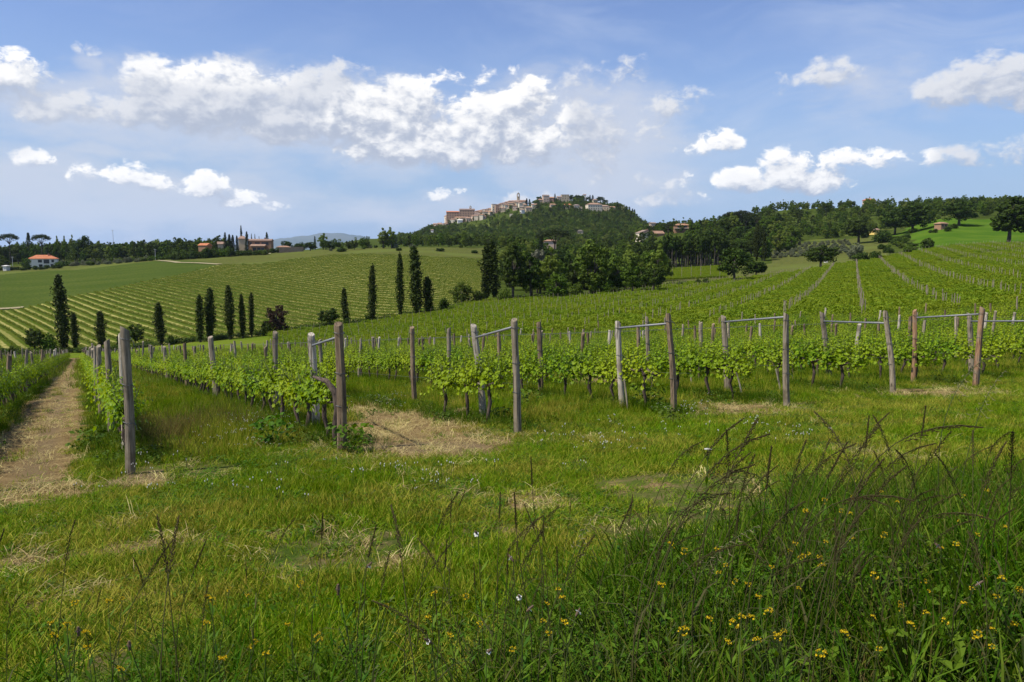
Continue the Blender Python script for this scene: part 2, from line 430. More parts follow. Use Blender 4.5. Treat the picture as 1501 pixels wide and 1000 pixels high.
m, k = material('striped_field_ground')
p = flat(k, pos(k))
SD = np.array([-0.63, 0.777]); SN = np.array([SD[1], -SD[0]])
SPER = 3.3
sepn = k.n('ShaderNodeSeparateXYZ')
wob = k.noise(p, .03, 3)
k.put(sepn.inputs[0], p)
q = k.m('ADD', k.m('MULTIPLY', sepn.outputs[0], float(SN[0])), k.m('MULTIPLY', sepn.outputs[1], float(SN[1])))
q = k.m('ADD', q, k.m('MULTIPLY', k.m('SUBTRACT', k.noise(p, .25, 4), .5), .9))
fr = k.m('FRACT', k.m('DIVIDE', q, SPER))
tri = k.m('ABSOLUTE', k.m('SUBTRACT', fr, .5))         # 0 in mid lane, .5 under the vines
lane = k.ramp(tri, .28, .13)
odd = k.ramp(k.m('SINE', k.m('MULTIPLY', k.m('FLOOR', k.m('DIVIDE', q, SPER)), 2.2)), -.8, .6)
n = k.noise(p, .12, 5, .6); n2 = k.noise(p, .9, 4, .6)
green = k.mix(k.ramp(n, .35, .7), (.062, .095, .010), (.095, .115, .018))
pale = k.mix(k.ramp(n2, .3, .7), (.20, .19, .048), (.37, .33, .11))
col = k.mix(k.m('MULTIPLY', lane, k.m('MULTIPLY', k.m('MULTIPLY_ADD', odd, .35, .65), k.ramp(n2, .22, .5))), green, pale)
finish(k, col, 1, 0)

m, k = material('green_field_ground')
p = flat(k, pos(k))
n = k.noise(k.v('MULTIPLY', p, (.35, 1, 1)), .06, 5, .6); n2 = k.noise(p, .8, 4, .65)
col = k.mix(k.ramp(n, .35, .65), (.050, .080, .013), (.080, .102, .020))
wv = k.n('ShaderNodeTexWave', bands_direction='Y'); k.put(wv.inputs[0], k.v('ADD', p, (0, 0, 0))); wv.inputs['Scale'].default_value = .11; wv.inputs['Distortion'].default_value = 3.5; wv.inputs['Detail'].default_value = 3
col = k.mix(k.m('MULTIPLY', k.ramp(wv.outputs[1], .4, .8), .45), col, (.095, .115, .026))
col = k.mix(k.ramp(n2, .42, .7), col, (.034, .060, .010))
finish(k, col, 1, 0)
m, k = material('bright_meadow_ground')
p = flat(k, pos(k))
col = k.mix(k.ramp(k.noise(p, .05, 5, .6), .35, .65), (.055, .115, .010), (.085, .145, .014))
finish(k, col, 1, 0)
m, k = material('vineyard_field_ground')
p = flat(k, pos(k))
n2 = k.noise(p, .7, 5, .65)
col = k.mix(k.ramp(k.noise(p, .04, 5, .6), .35, .65), (.080, .130, .010), (.125, .165, .016))
col = k.mix(k.ramp(n2, .5, .75), col, (.17, .165, .04))
finish(k, col, 1, 0)
m, k = material('wood_floor_ground')
p = flat(k, pos(k))
col = k.mix(k.ramp(k.noise(p, .12, 5, .65), .35, .65), (.034, .052, .009), (.068, .090, .016))
col = k.mix(k.ramp(k.noise(p, .012, 4, .6), .56, .66), col, (.10, .12, .026))
finish(k, col, 1, 0)
m, k = material('track_dirt')
p = pos(k)
col = k.mix(k.ramp(k.noise(p, 1.5, 5, .6), .35, .65), (.24, .20, .10), (.36, .31, .18))
finish(k, col, .95, .1)
m, k = material('mountain_slope')
p = pos(k)
col = k.mix(k.ramp(k.noise(p, .0006, 5, .6), .4, .6), (.045, .065, .04), (.09, .10, .06))
finish(k, col, .95, .05)

def woodmat(name, a, b, dark):
    m, k = material(name)
    tcn = k.n('ShaderNodeTexCoord'); oi = k.n('ShaderNodeObjectInfo')
    o = k.v('ADD', tcn.outputs['Object'], k.v('SCALE', (7.3, 3.1, 5.7), oi.outputs['Random']))
    grain = k.noise(k.v('MULTIPLY', o, (38, 38, 2.4)), 1.0, 5, .65, .3)
    blot = k.noise(o, 3.5, 4, .6)
    col = k.mix(k.ramp(grain, .3, .68), a, b)
    col = k.mix(k.m('MULTIPLY', k.ramp(blot, .48, .72), .8), col, dark)
    crack = k.ramp(k.noise(k.v('MULTIPLY', o, (42, 42, 1.3)), 1.0, 3, .5), .42, .34)
    col = k.mix(k.m('MULTIPLY', crack, .75), col, (.03, .024, .018))
    col = k.hsv(col, .5, 1, k.m('MULTIPLY_ADD', oi.outputs['Random'], .4, .8))
    finish(k, col, .85, .2, bump=k.m('ADD', grain, k.m('MULTIPLY', crack, -.8)), bdist=.012, bstr=.8)
woodmat('grey_wood', (.20, .155, .10), (.40, .33, .235), (.14, .115, .065))
woodmat('pale_wood', (.33, .28, .20), (.58, .51, .40), (.19, .15, .10))
woodmat('brown_wood', (.15, .10, .058), (.29, .21, .13), (.08, .055, .034))
woodmat('red_wood', (.13, .062, .032), (.36, .215, .115), (.24, .19, .13))
woodmat('vine_bark', (.06, .042, .03), (.13, .095, .07), (.035, .025, .02))
woodmat('tree_bark', (.055, .045, .035), (.12, .10, .08), (.04, .035, .03))
woodmat('cane', (.32, .26, .17), (.46, .40, .28), (.2, .16, .1))
def plain(name, col, rough=.6, spec=.3, metallic=0, var=.15, scale=2.0, transl=None):
    m, k = material(name)
    c = k.hsv(col, .5, 1, k.m('MULTIPLY_ADD', k.noise(k.n('ShaderNodeTexCoord').outputs['Object'], scale, 5, .6), var * 2, 1 - var))
    finish(k, c, rough, spec, metallic=metallic, transl=transl)
plain('galvanised_metal', (.24, .24, .235), .6, .3, .4, .35, 14)
plain('wire_metal', (.12, .12, .115), .5, .5, .5)
plain('brick_wall', (.42, .27, .185), .9, .1, 0, .25, .35)
plain('pink_wall', (.56, .42, .31), .9, .1, 0, .2, .35)
plain('cream_wall', (.68, .58, .43), .9, .1, 0, .2, .35)
plain('tan_wall', (.50, .40, .27), .9, .1, 0, .25, .35)
plain('white_wall', (.70, .66, .60), .9, .1, 0, .1, .4)
plain('orange_wall', (.33, .19, .11), .9, .1, 0, .15, .4)
plain('yellow_wall', (.78, .56, .16), .9, .1, 0, .1, .4)
plain('stone_wall', (.13, .11, .085), .95, .1, 0, .4, 1.2)
plain('window_dark', (.03, .03, .035), .25, .5)
plain('chimney_brick', (.34, .18, .12), .9, .1)
plain('concrete', (.45, .44, .42), .9, .2)
plain('white_paint', (.8, .8, .8), .5, .3)
plain('seed_head', (.062, .046, .018), .8, .1, 0, .5, 20, transl=(.3, (.16, .10, .05, 1)))
plain('dry_stem', (.075, .072, .024), .7, .1, 0, .4, 10, transl=(.2, (.2, .17, .06, 1)))
plain('pale_seed_head', (.33, .28, .15), .8, .1, 0, .3, 20, transl=(.3, (.4, .33, .16, 1)))
plain('green_stem', (.075, .10, .025), .6, .2, 0, .3, 10, transl=(.2, (.12, .16, .03, 1)))
plain('yellow_petal', (.78, .56, .015), .5, .2, 0, .1, 30, transl=(.35, (.85, .62, .02, 1)))
plain('white_petal', (.78, .76, .68), .5, .2, 0, .05, 30, transl=(.3, (.8, .78, .7, 1)))
plain('calyx', (.13, .085, .05), .6, .2, 0, .2, 30)
plain('purple_petal', (.20, .12, .17), .6, .2, 0, .3, 40)
m, k = material('roof_tiles')
o = k.n('ShaderNodeTexCoord').outputs['Object']; oi = k.n('ShaderNodeObjectInfo')
n = k.noise(o, .9, 6, .7)
col = k.mix(k.ramp(n, .35, .68), (.26, .145, .090), (.38, .24, .155))
col = k.hsv(col, .5, k.m('MULTIPLY_ADD', oi.outputs['Random'], .5, .6), k.m('MULTIPLY_ADD', oi.outputs['Random'], .4, .8))
wv = k.n('ShaderNodeTexWave', bands_direction='X'); k.put(wv.inputs[0], o); wv.inputs['Scale'].default_value = 3
finish(k, col, .9, .1, bump=wv.outputs[1], bdist=.05)
m, k = material('red_roof_tiles')
o = k.n('ShaderNodeTexCoord').outputs['Object']
col = k.mix(k.ramp(k.noise(o, .8, 6, .7), .35, .68), (.46, .155, .07), (.58, .24, .12))
wv = k.n('ShaderNodeTexWave', bands_direction='X'); k.put(wv.inputs[0], o); wv.inputs['Scale'].default_value = 3
finish(k, col, .9, .1, bump=wv.outputs[1], bdist=.05)

# ------------------------------------------------------------------ object helpers
def mesh_of(name, verts, faces, mats, midx=None, smooth=False):
    me = bpy.data.meshes.new(name)
    me.from_pydata(np.asarray(verts).tolist(), [], faces.tolist() if isinstance(faces, np.ndarray) else faces)
    for mt in (mats if isinstance(mats, (list, tuple)) else [mats]):
        me.materials.append(MAT[mt])
    if midx is not None:
        me.polygons.foreach_set('material_index', np.asarray(midx, dtype=np.int32))
    if smooth:
        me.polygons.foreach_set('use_smooth', np.ones(len(me.polygons), dtype=bool))
    me.update()
    if smooth and name in ('wooden_post', 'cane'): me.set_sharp_from_angle(angle=R(38))
    return me
def link(name, me, parent=None, loc=(0, 0, 0), rz=0.0, sc=None):
    o = bpy.data.objects.new(name, me)
    COL.objects.link(o)
    if parent is not None: o.parent = parent
    o.location = tuple(map(float, loc)); o.rotation_euler = (0, 0, rz)
    if sc is not None: o.scale = sc if isinstance(sc, (tuple, list)) else (sc, sc, sc)
    return o
def tag(o, label=None, cat=None, group=None, kind=None):
    if label: o['label'] = label
    if cat: o['category'] = cat
    if group: o['group'] = group
    if kind: o['kind'] = kind
    return o
def copy_tree(o, parent=None):
    c = o.copy(); COL.objects.link(c)
    if parent is not None: c.parent = parent
    for ch in list(o.children):
        copy_tree(ch, c)
    return c

class MB:
    """collects tubes, boxes and leaves into one mesh"""
    def __init__(s): s.v = []; s.f = []; s.mi = []; s.n = 0
    def add(s, v, f, mi=0):
        v = np.asarray(v, float)
        s.v.append(v)
        s.f += [tuple(int(i) + s.n for i in q) for q in f]
        s.mi += [mi] * len(f)
        s.n += len(v)
    def tube(s, pts, rad, n=6, mi=0, cap=True, jit=0.0):
        pts = np.asarray(pts, float); m = len(pts)
        rad = np.full(m, rad) if np.isscalar(rad) else np.asarray(rad, float)
        vs = []
        up = np.array([0.0, 0.0, 1.0]); ref = np.array([1.0, 0.0, 0.0])
        for i in range(m):
            t = pts[min(i + 1, m - 1)] - pts[max(i - 1, 0)]; t /= np.linalg.norm(t) + 1e-9
            a = np.cross(t, ref if abs(t[0]) < .9 else up); a /= np.linalg.norm(a); b = np.cross(t, a)
            for j in range(n):
                an = 2 * PI * j / n
                r = rad[i] * (1 + (rng.uniform(-jit, jit) if jit else 0))
                vs.append(pts[i] + (a * math.cos(an) + b * math.sin(an)) * r)
        f = [(i * n + j, i * n + (j + 1) % n, (i + 1) * n + (j + 1) % n, (i + 1) * n + j) for i in range(m - 1) for j in range(n)]
        if cap:
            f.append(tuple(range(n - 1, -1, -1))); f.append(tuple((m - 1) * n + j for j in range(n)))
        s.add(vs, f, mi)
    def box(s, x0, x1, y0, y1, z0, z1, mi=0):
        v = [(x, y, z) for z in (z0, z1) for y in (y0, y1) for x in (x0, x1)]
        s.add(v, [(0, 2, 3, 1), (4, 5, 7, 6), (0, 1, 5, 4), (2, 6, 7, 3), (0, 4, 6, 2), (1, 3, 7, 5)], mi)
    def leaves(s, C, size, nb=None, bias=.6, asp=.6, mi=0):
        """rhombic leaves at C, normals biased towards nb"""
        C = np.asarray(C, float); N = len(C)
        nrm = rng.normal(size=(N, 3))
        nrm /= np.linalg.norm(nrm, axis=1)[:, None]
        if nb is not None:
            nrm = nrm * (1 - bias) + nb * bias
            nrm /= np.linalg.norm(nrm, axis=1)[:, None] + 1e-9
        a = np.cross(nrm, rng.normal(size=(N, 3))); a /= np.linalg.norm(a, axis=1)[:, None] + 1e-9
        b = np.cross(nrm, a)
        L = (np.asarray(size) * rng.uniform(.65, 1.3, N))[:, None]
        v = np.stack([C + a * L, C + b * L * asp + nrm * L * .12, C - a * L, C - b * L * asp + nrm * L * .12], 1).reshape(-1, 3)
        i = np.arange(N) * 4
        s.v.append(v); s.f += [(int(j) + s.n, int(j) + 1 + s.n, int(j) + 2 + s.n, int(j) + 3 + s.n) for j in i]
        s.mi += [mi] * N; s.n += 4 * N
    def build(s, name, mats, smooth=False):
        return mesh_of(name, np.concatenate(s.v), s.f, mats, s.mi, smooth)

def empty(name, loc, rz=0, sc=None):
    return link(name, None, None, loc, rz, sc)

# ---------------------------------------------------- scatter for what nobody could count
def protos(name, meshes):
    c = bpy.data.collections.new(name)
    for i, me in enumerate(meshes):
        o = bpy.data.objects.new("%s_%02d" % (name, i), me)
        c.objects.link(o)
    ng = bpy.data.node_groups.new(name + "_scatter", 'GeometryNodeTree')
    ng.interface.new_socket("Geometry", in_out='INPUT', socket_type='NodeSocketGeometry')
    ng.interface.new_socket("Geometry", in_out='OUTPUT', socket_type='NodeSocketGeometry')
    N = ng.nodes; L = ng.links
    gi = N.new('NodeGroupInput'); go = N.new('NodeGroupOutput')
    ci = N.new('GeometryNodeCollectionInfo'); ci.inputs['Collection'].default_value = c
    ci.inputs['Separate Children'].default_value = True; ci.inputs['Reset Children'].default_value = True
    ip = N.new('GeometryNodeInstanceOnPoints'); ip.inputs['Pick Instance'].default_value = True
    def attr(nm, ty):
        a = N.new('GeometryNodeInputNamedAttribute'); a.data_type = ty; a.inputs['Name'].default_value = nm
        return a.outputs[0]
    er = N.new('FunctionNodeEulerToRotation')
    L.new(attr('rot', 'FLOAT_VECTOR'), er.inputs[0])
    L.new(gi.outputs[0], ip.inputs['Points']); L.new(ci.outputs[0], ip.inputs['Instance'])
    L.new(attr('pick', 'INT'), ip.inputs['Instance Index'])
    L.new(er.outputs[0], ip.inputs['Rotation']); L.new(attr('sc', 'FLOAT_VECTOR'), ip.inputs['Scale'])
    L.new(ip.outputs[0], go.inputs[0])
    return ng, len(meshes)
def scatter(name, pr, X, Y, Z, rz, sc, pick=None, tilt=0.0, label=None):
    ng, n = pr
    N = len(X)
    me = bpy.data.meshes.new(name)
    me.vertices.add(N)
    me.vertices.foreach_set('co', np.stack([X, Y, Z], 1).astype(np.float32).ravel())
    rot = np.stack([rng.uniform(-tilt, tilt, N), rng.uniform(-tilt, tilt, N), rz * np.ones(N)], 1)
    sc = np.asarray(sc, float)
    if sc.ndim < 2: sc = np.repeat((sc * np.ones(N))[:, None], 3, 1)
    for nm, ty, dat in (('rot', 'FLOAT_VECTOR', rot), ('sc', 'FLOAT_VECTOR', sc)):
        me.attributes.new(nm, ty, 'POINT').data.foreach_set('vector', dat.astype(np.float32).ravel())
    pick = rng.integers(0, n, N) if pick is None else pick
    me.attributes.new('pick', 'INT', 'POINT').data.foreach_set('value', pick.astype(np.int32))
    o = link(name, me)
    md = o.modifiers.new("scatter", 'NODES'); md.node_group = ng
    tag(o, label, None, None, 'stuff')
    return o

# ------------------------------------------------------------------ ground sheets
def build_ground():
    s_in = np.linspace(-.74, .74, 760)
    s_out = np.geomspace(.76, 1.7, 30)
    s = np.concatenate([-s_out[::-1], s_in, s_out])
    Yr = np.concatenate([np.linspace(-40, 1.5, 30), np.exp(np.linspace(math.log(1.8), math.log(700), 620)), np.exp(np.linspace(math.log(712), math.log(4000), 110))])
    W = np.maximum(Yr, 0) + 12 * np.exp(-np.maximum(Yr, 0) / 6) + np.where(Yr < 0, 10, 0)
    Xg = s[None, :] * W[:, None]
    Yg = np.repeat(Yr[:, None], len(s), 1)
    Zg = H(Xg, Yg)
    nr, nc = Xg.shape
    V = np.stack([Xg, Yg, Zg], 2).reshape(-1, 3)
    idx = np.arange(nr * nc).reshape(nr, nc)
    Q = np.stack([idx[:-1, :-1], idx[:-1, 1:], idx[1:, 1:], idx[1:, :-1]], 2).reshape(-1, 4)
    cx = V[Q].mean(1)
    S_ = cx[:, 0] / np.maximum(cx[:, 1], 1)
    Yc = cx[:, 1]
    bY = BROOK(S_)
    zone = np.zeros(len(Q), int)
    far = Yc > bY
    zone[far] = 1
    st = STRIPE_TOP(S_)
    s720 = tan_of(712, 400)[0]
    zone[far & (S_ < s720) & (Yc < st)] = 2
    s320 = tan_of(318, 400)[0]
    zone[far & (S_ < s320) & (Yc >= st) & (Yc < GREEN_TOP(S_))] = 3
    zone[far & (zone == 1) & ((Yc > 600) | (S_ > s720)) & ~((S_ > tan_of(940, 400)[0]) & (S_ < tan_of(1150, 400)[0]) & (Yc < 400)) & ~((S_ > tan_of(1130, 400)[0]) & (Yc < 580) & (S_ < tan_of(1300, 400)[0]))] = 5
    zone[(zone == 0) & (Yc > VEND(S_) * 1.05)] = 6
    # bright meadow behind the right-hand vineyard
    zone[far & (S_ > tan_of(1338, 350)[0] + .012 * np.sin(Yc * .11) - (Yc - 400) * .00010) & (Yc < 585 + 20 * np.sin(S_ * 40)) & (S_ < .9)] = 4
    names = ['ground', 'distant_ground', 'hillside_field', 'green_field', 'bright_meadow', 'wood_floor', 'vineyard_field']
    mats = ['meadow_ground', 'far_ground', 'striped_field_ground', 'green_field_ground', 'bright_meadow_ground', 'wood_floor_ground', 'vineyard_field_ground']
    for z in range(7):
        q = Q[zone == z]
        if not len(q): continue
        u, inv = np.unique(q.ravel(), return_inverse=True)
        vv = V[u]; q = inv.reshape(-1, 4)
        me = bpy.data.meshes.new(names[z])
        me.vertices.add(len(vv)); me.vertices.foreach_set('co', vv.astype(np.float32).ravel())
        me.loops.add(q.size); me.loops.foreach_set('vertex_index', q.ravel().astype(np.int32))
        me.polygons.add(len(q)); me.polygons.foreach_set('loop_start', (np.arange(len(q)) * 4).astype(np.int32))
        me.polygons.foreach_set('use_smooth', np.ones(len(q), dtype=bool))
        me.materials.append(MAT[mats[z]])
        if z == 0:
            pm = pathmask(vv[:, 0], vv[:, 1])
            me.attributes.new('straw', 'FLOAT', 'POINT').data.foreach_set('value', np.maximum(ell(STRAW, vv[:, 0], vv[:, 1]), pm).astype(np.float32))
            me.attributes.new('soil', 'FLOAT', 'POINT').data.foreach_set('value', np.maximum(ell(SOIL, vv[:, 0], vv[:, 1]), pm * (.50 + .12 * np.sin(qof(vv[:, 0], vv[:, 1]) * 7.5))).astype(np.float32))
        me.update(); me.validate()
        tag(link(names[z], me), kind='structure')
build_ground()

def ribbon(name, pts, w, mat, lift=.05):
    """a track lying on the terrain through world points"""
    pts = np.asarray(pts)[:, :2]
    P_ = np.concatenate([np.linspace(pts[i], pts[i + 1], 30, endpoint=False) for i in range(len(pts) - 1)] + [pts[-1:]])
    T = np.gradient(P_, axis=0); T /= np.linalg.norm(T, axis=1)[:, None]
    Nn = np.stack([-T[:, 1], T[:, 0]], 1)
    rows = [P_ + Nn * w * f for f in (-.5, -.17, .17, .5)]
    V = np.concatenate([np.column_stack([r, H(r[:, 0], r[:, 1]) + lift]) for r in rows]); n = len(P_)
    f = [(a * n + i, a * n + i + 1, (a + 1) * n + i + 1, (a + 1) * n + i) for a in range(3) for i in range(n - 1)]
    return tag(link(name, mesh_of(name, V, f, mat)), kind='structure')
ribbon('dirt_track', [drop(-60, 456, 200), drop(0, 453.5, 200), drop(34, 451.5, 200)], 6, 'track_dirt', .3)
ribbon('farm_track', [drop(232, 382.5, 300), drop(262, 385.5, 300), drop(290, 386, 300), drop(322, 388, 300)], 3.6, 'track_dirt', .3)

# far blue mountain
def mountain():
    prof_ = [(150, 372), (230, 366), (300, 362), (360, 358), (420, 349), (455, 345), (480, 341.5), (500, 342), (530, 346), (560, 353), (600, 358), (700, 364), (900, 368), (1200, 371)]
    xs = np.linspace(150, 1200, 200)
    ys = pchip([a for a, b in prof_], [b for a, b in prof_], xs) + .5 * np.sin(xs * .21) + .3 * np.sin(xs * .53)
    V = []
    n = len(xs)
    for t, Y in ((0, 15500), (.45, 17000), (.8, 18300), (1, 19500), (.6, 21000), (0, 23000)):
        for px, py in zip(xs, ys):
            x = (px - 750.5) / F * Y
            top = EYE + tan_of(px, py)[1] * 19500
            V.append((x, Y, -150 + (top + 150) * t * (1 + .04 * math.sin(px * .4 + Y))if t < 1 else top))
    f = [(a * n + i, a * n + i + 1, (a + 1) * n + i + 1, (a + 1) * n + i) for a in range(5) for i in range(n - 1)]
    tag(link('mountain', mesh_of('mountain', V, f, 'mountain_slope', None, True)), kind='structure')
mountain()

# ------------------------------------------------------------------ trees
def limb_curve(p0, p1, bend, n=5):
    t = np.linspace(0, 1, n)[:, None]
    return p0 * (1 - t) + p1 * t + np.array(bend) * (t * (1 - t) * 4)

def unit(N):
    v = rng.normal(size=(N, 3)); return v / np.linalg.norm(v, axis=1)[:, None]

def clumped(centres, radii, per, core=.35):
    C, Nb = [], []
    for c, r in zip(centres, radii):
        u = unit(per)
        rr = r * rng.uniform(core, 1.0, per)**.5
        C.append(c + u * rr[:, None] * np.array([1, 1, .8])); Nb.append(u)
    return np.concatenate(C), np.concatenate(Nb)

def tree_mesh(kind, leafmat, detail=1.0):
    """returns (trunk mesh, crown mesh, height) in metres, base at the origin"""
    tb, cb = MB(), MB()
    if kind == 'poplar':
        Ht, Wd = 15.0, 1.45
        tb.tube([(0, 0, -.6), (.03, 0, 2), (0, .05, 7), (.04, 0, 12.5)], [.32, .24, .15, .04], 7)
        n = int(110 * detail)
        lean = rng.uniform(-.45, .45, 2)
        cs, rs = [], []
        prof_ = rng.uniform(.62, 1.25, 12)
        for i in range(n):
            t = i / (n - 1)
            z = 1.3 + t * (Ht - 1.9)
            w = Wd * min(1, .35 + 2.6 * t) * (1 - t**2.6)**.6 * prof_[int(t * 11.9)] * rng.uniform(.55, 1.0)
            an = i * 2.4 + rng.uniform(-.5, .5)
            rr = w * rng.uniform(.25, .8)
            cs.append((math.cos(an) * rr + lean[0] * t, math.sin(an) * rr + lean[1] * t, z)); rs.append(.34 + .42 * w)
            if i % 6 == 0 and rr > .2:
                tb.tube([(0, 0, z - 1.4), (cs[-1][0] * .7, cs[-1][1] * .7, z)], [.05, .015], 4)
        C, Nb = clumped(np.array(cs), rs, int(26 * detail**.5))
        C[:, 2] += rng.uniform(-.5, 1.0, len(C))
        C[:, :2] *= rng.uniform(.9, 1.18, (len(C), 1))
        cb.leaves(C, .245 / detail**.4, Nb, .62, .62)
    elif kind == 'cypress':
        Ht = 12.0
        tb.tube([(0, 0, -.5), (0, 0, 1.5), (0, 0, 9)], [.26, .2, .05], 6)
        n = int(80 * detail); cs, rs = [], []
        for i in range(n):
            t = i / (n - 1); z = .7 + t * (Ht - 1.0)
            w = 1.15 * min(1, .45 + 2.2 * t) * (1 - t**1.8)**.75 * rng.uniform(.8, 1.1)
            an = i * 2.4; rr = w * rng.uniform(.2, .75)
            cs.append((math.cos(an) * rr, math.sin(an) * rr, z)); rs.append(.2 + .4 * w)
        C, Nb = clumped(np.array(cs), rs, int(22 * detail**.5))
        C[:, 2] += rng.uniform(-.2, .6, len(C))
        cb.leaves(C, .2 / detail**.4, Nb, .62, .5)
    elif kind == 'pine':
        Ht = 12.0
        tb.tube([(0, 0, -.5), (.1, 0, 4), (.35, .1, 8.2)], [.36, .28, .2], 7)
        cs, rs = [], []
        n = int(46 * detail)
        for i in range(n):
            rr = 4.6 * math.sqrt(rng.uniform(0, 1)); an = i * 2.4
            z = 9.0 + 2.4 * math.sqrt(max(0, 1 - (rr / 4.9)**2)) + rng.uniform(-.4, .25)
            cs.append((.3 + math.cos(an) * rr, math.sin(an) * rr, z)); rs.append(rng.uniform(.7, 1.15))
            if i % 4 == 0:
                tb.tube(limb_curve(np.array([.3, .1, 7.6]), np.array(cs[-1]) - (0, 0, .5), (0, 0, .4)), [.13, .1, .08, .05, .03], 5)
        C, Nb = clumped(np.array(cs), rs, int(42 * detail**.5))
        cb.leaves(C, .26 / detail**.4, Nb, .62, .45)
    elif kind == 'conifer':
        Ht = 13.0
        tb.tube([(0, 0, -.5), (0, 0, 5), (0, 0, 12)], [.28, .18, .04], 6)
        cs, rs = [], []
        n = int(80 * detail)
        for i in range(n):
            t = i / (n - 1); z = 1.3 + t * 11.2
            w = 3.0 * (1 - t)**.85 + .15
            an = i * 2.4; rr = w * rng.uniform(.3, .9)
            cs.append((math.cos(an) * rr, math.sin(an) * rr, z - .25 * rr)); rs.append(.3 + .22 * w)
        C, Nb = clumped(np.array(cs), rs, int(22 * detail**.5))
        cb.leaves(C, .26 / detail**.4, Nb, .4, .5)
    elif kind == 'bush':
        Ht = 3.0
        cs, rs = [], []
        for i in range(int(26 * detail)):
            u = unit(1)[0]; u[2] = abs(u[2])
            c = u * np.array([1.5, 1.5, 1.9]) * rng.uniform(.35, .85)
            cs.append((c[0], c[1], c[2] + .35)); rs.append(rng.uniform(.45, .75))
            if i % 5 == 0: tb.tube(limb_curve(np.array([0, 0, -.3]), np.array(cs[-1]), (0, 0, .1)), [.07, .06, .05, .03, .02], 4)
        C, Nb = clumped(np.array(cs), rs, int(42 * detail**.5))
        C[:, 2] = np.maximum(C[:, 2], .05)
        cb.leaves(C, .17 / detail**.4, Nb, .64, .62)
    else:                                   # broadleaf, optionally tall
        Ht = 10.0
        tall = kind == 'tall'
        rx = 2.9 if tall else 3.7
        zc, rz_ = (5.2, 4.75) if tall else (4.9, 4.75)
        if kind == 'plantation': rx, zc, rz_ = 1.9, 6.4, 3.4
        tb.tube([(0, 0, -.5), (.06, .03, 1.6), (0, .1, 4), (.1, 0, 6.8)], [.33, .25, .18, .05], 7)
        cs, rs = [], []
        n = int((30 if kind == 'plantation' else 62) * detail)
        g = rng.uniform(.72, 1.12, 9)
        for i in range(n):
            u = unit(1)[0]
            if u[2] < -.8: u[2] *= .8
            an = math.atan2(u[1], u[0])
            f = g[int((an + PI) / (2 * PI) * 8.99)] * rng.uniform(.42, .9)
            c = u * np.array([rx, rx, rz_]) * f
            cs.append((c[0], c[1], c[2] + zc)); rs.append(rng.uniform(.62, 1.15) * (.75 if kind != 'broad' else 1))
            if i % 4 == 0:
                tb.tube(limb_curve(np.array([.03, .05, rng.uniform(1.7, 4.2)]), np.array(cs[-1]), (0, 0, .35)), [.13, .1, .075, .05, .02], 5)
        C, Nb = clumped(np.array(cs), rs, int(46 * detail**.5))
        cb.leaves(C, .27 / detail**.4, Nb, .68, .62)
    return (tb.build(kind + '_trunk', 'tree_bark', True), cb.build(kind + '_crown', leafmat), Ht)

TREES = {}
def variants(key, kind, leafmat, n, detail=1.0):
    TREES[key] = [tree_mesh(kind, leafmat, detail) for _ in range(n)]
variants('poplar', 'poplar', 'poplar_leaf', 8)
variants('dark', 'broad', 'dark_leaf', 5)
variants('green', 'broad', 'green_leaf', 3)
variants('tall', 'tall', 'dark_leaf', 3)
variants('light', 'tall', 'light_leaf', 2)
variants('plantation', 'plantation', 'dark_leaf', 3, .6)
variants('copper', 'broad', 'copper_leaf', 1)
variants('blossom', 'tall', 'blossom_leaf', 1)
variants('olive', 'bush', 'olive_leaf', 2)
variants('bush', 'bush', 'dark_leaf', 3)
variants('gbush', 'bush', 'green_leaf', 2)
variants('cypress', 'cypress', 'cypress_leaf', 3)
variants('pine', 'pine', 'pine_leaf', 2)
variants('conifer', 'conifer', 'pine_leaf', 1)
NAME = dict(poplar='poplar_tree', dark='broadleaf_tree', green='broadleaf_tree', tall='broadleaf_tree', light='broadleaf_tree', plantation='plantation_tree',
            copper='copper_leaved_tree', blossom='blossoming_tree', olive='olive_tree', bush='shrub', gbush='shrub', cypress='cypress_tree', pine='umbrella_pine', conifer='conifer_tree')
def tree(key, p, h, w=None, label=None, group=None):
    """a tree at a ground point, h metres high, w metres wide"""
    i = int(rng.integers(0, len(TREES[key])))
    tm, cm, Ht = TREES[key][i]
    base_w = dict(poplar=2.7, cypress=2.3, pine=10, conifer=5.6, olive=4.0, bush=4.0, gbush=4.0, plantation=4.2, tall=6.2, light=6.2, blossom=6.2).get(key, 7.6)
    sz = h / Ht
    sx = sz if w is None else w / base_w
    nm = NAME[key]
    r = empty(nm, (p[0], p[1], p[2]), rng.uniform(0, 2 * PI), (sx, sx, sz))
    link('trunk', tm, r); link('crown', cm, r)
    tag(r, label, {'shrub': 'shrub'}.get(nm, 'tree'), group)
    return r
def tree_px(key, px, base, top, wpx, label, group=None, y0=100, Y=None):
    p = drop(px, base, y0, 1400) if Y is None else onground(px, Y)
    d = img_dir(px, top)
    h = EYE + d[2] / d[1] * p[1] - p[2]
    return tree(key, p, max(h, .8), wpx / F * p[1] * 1.05, label, group)

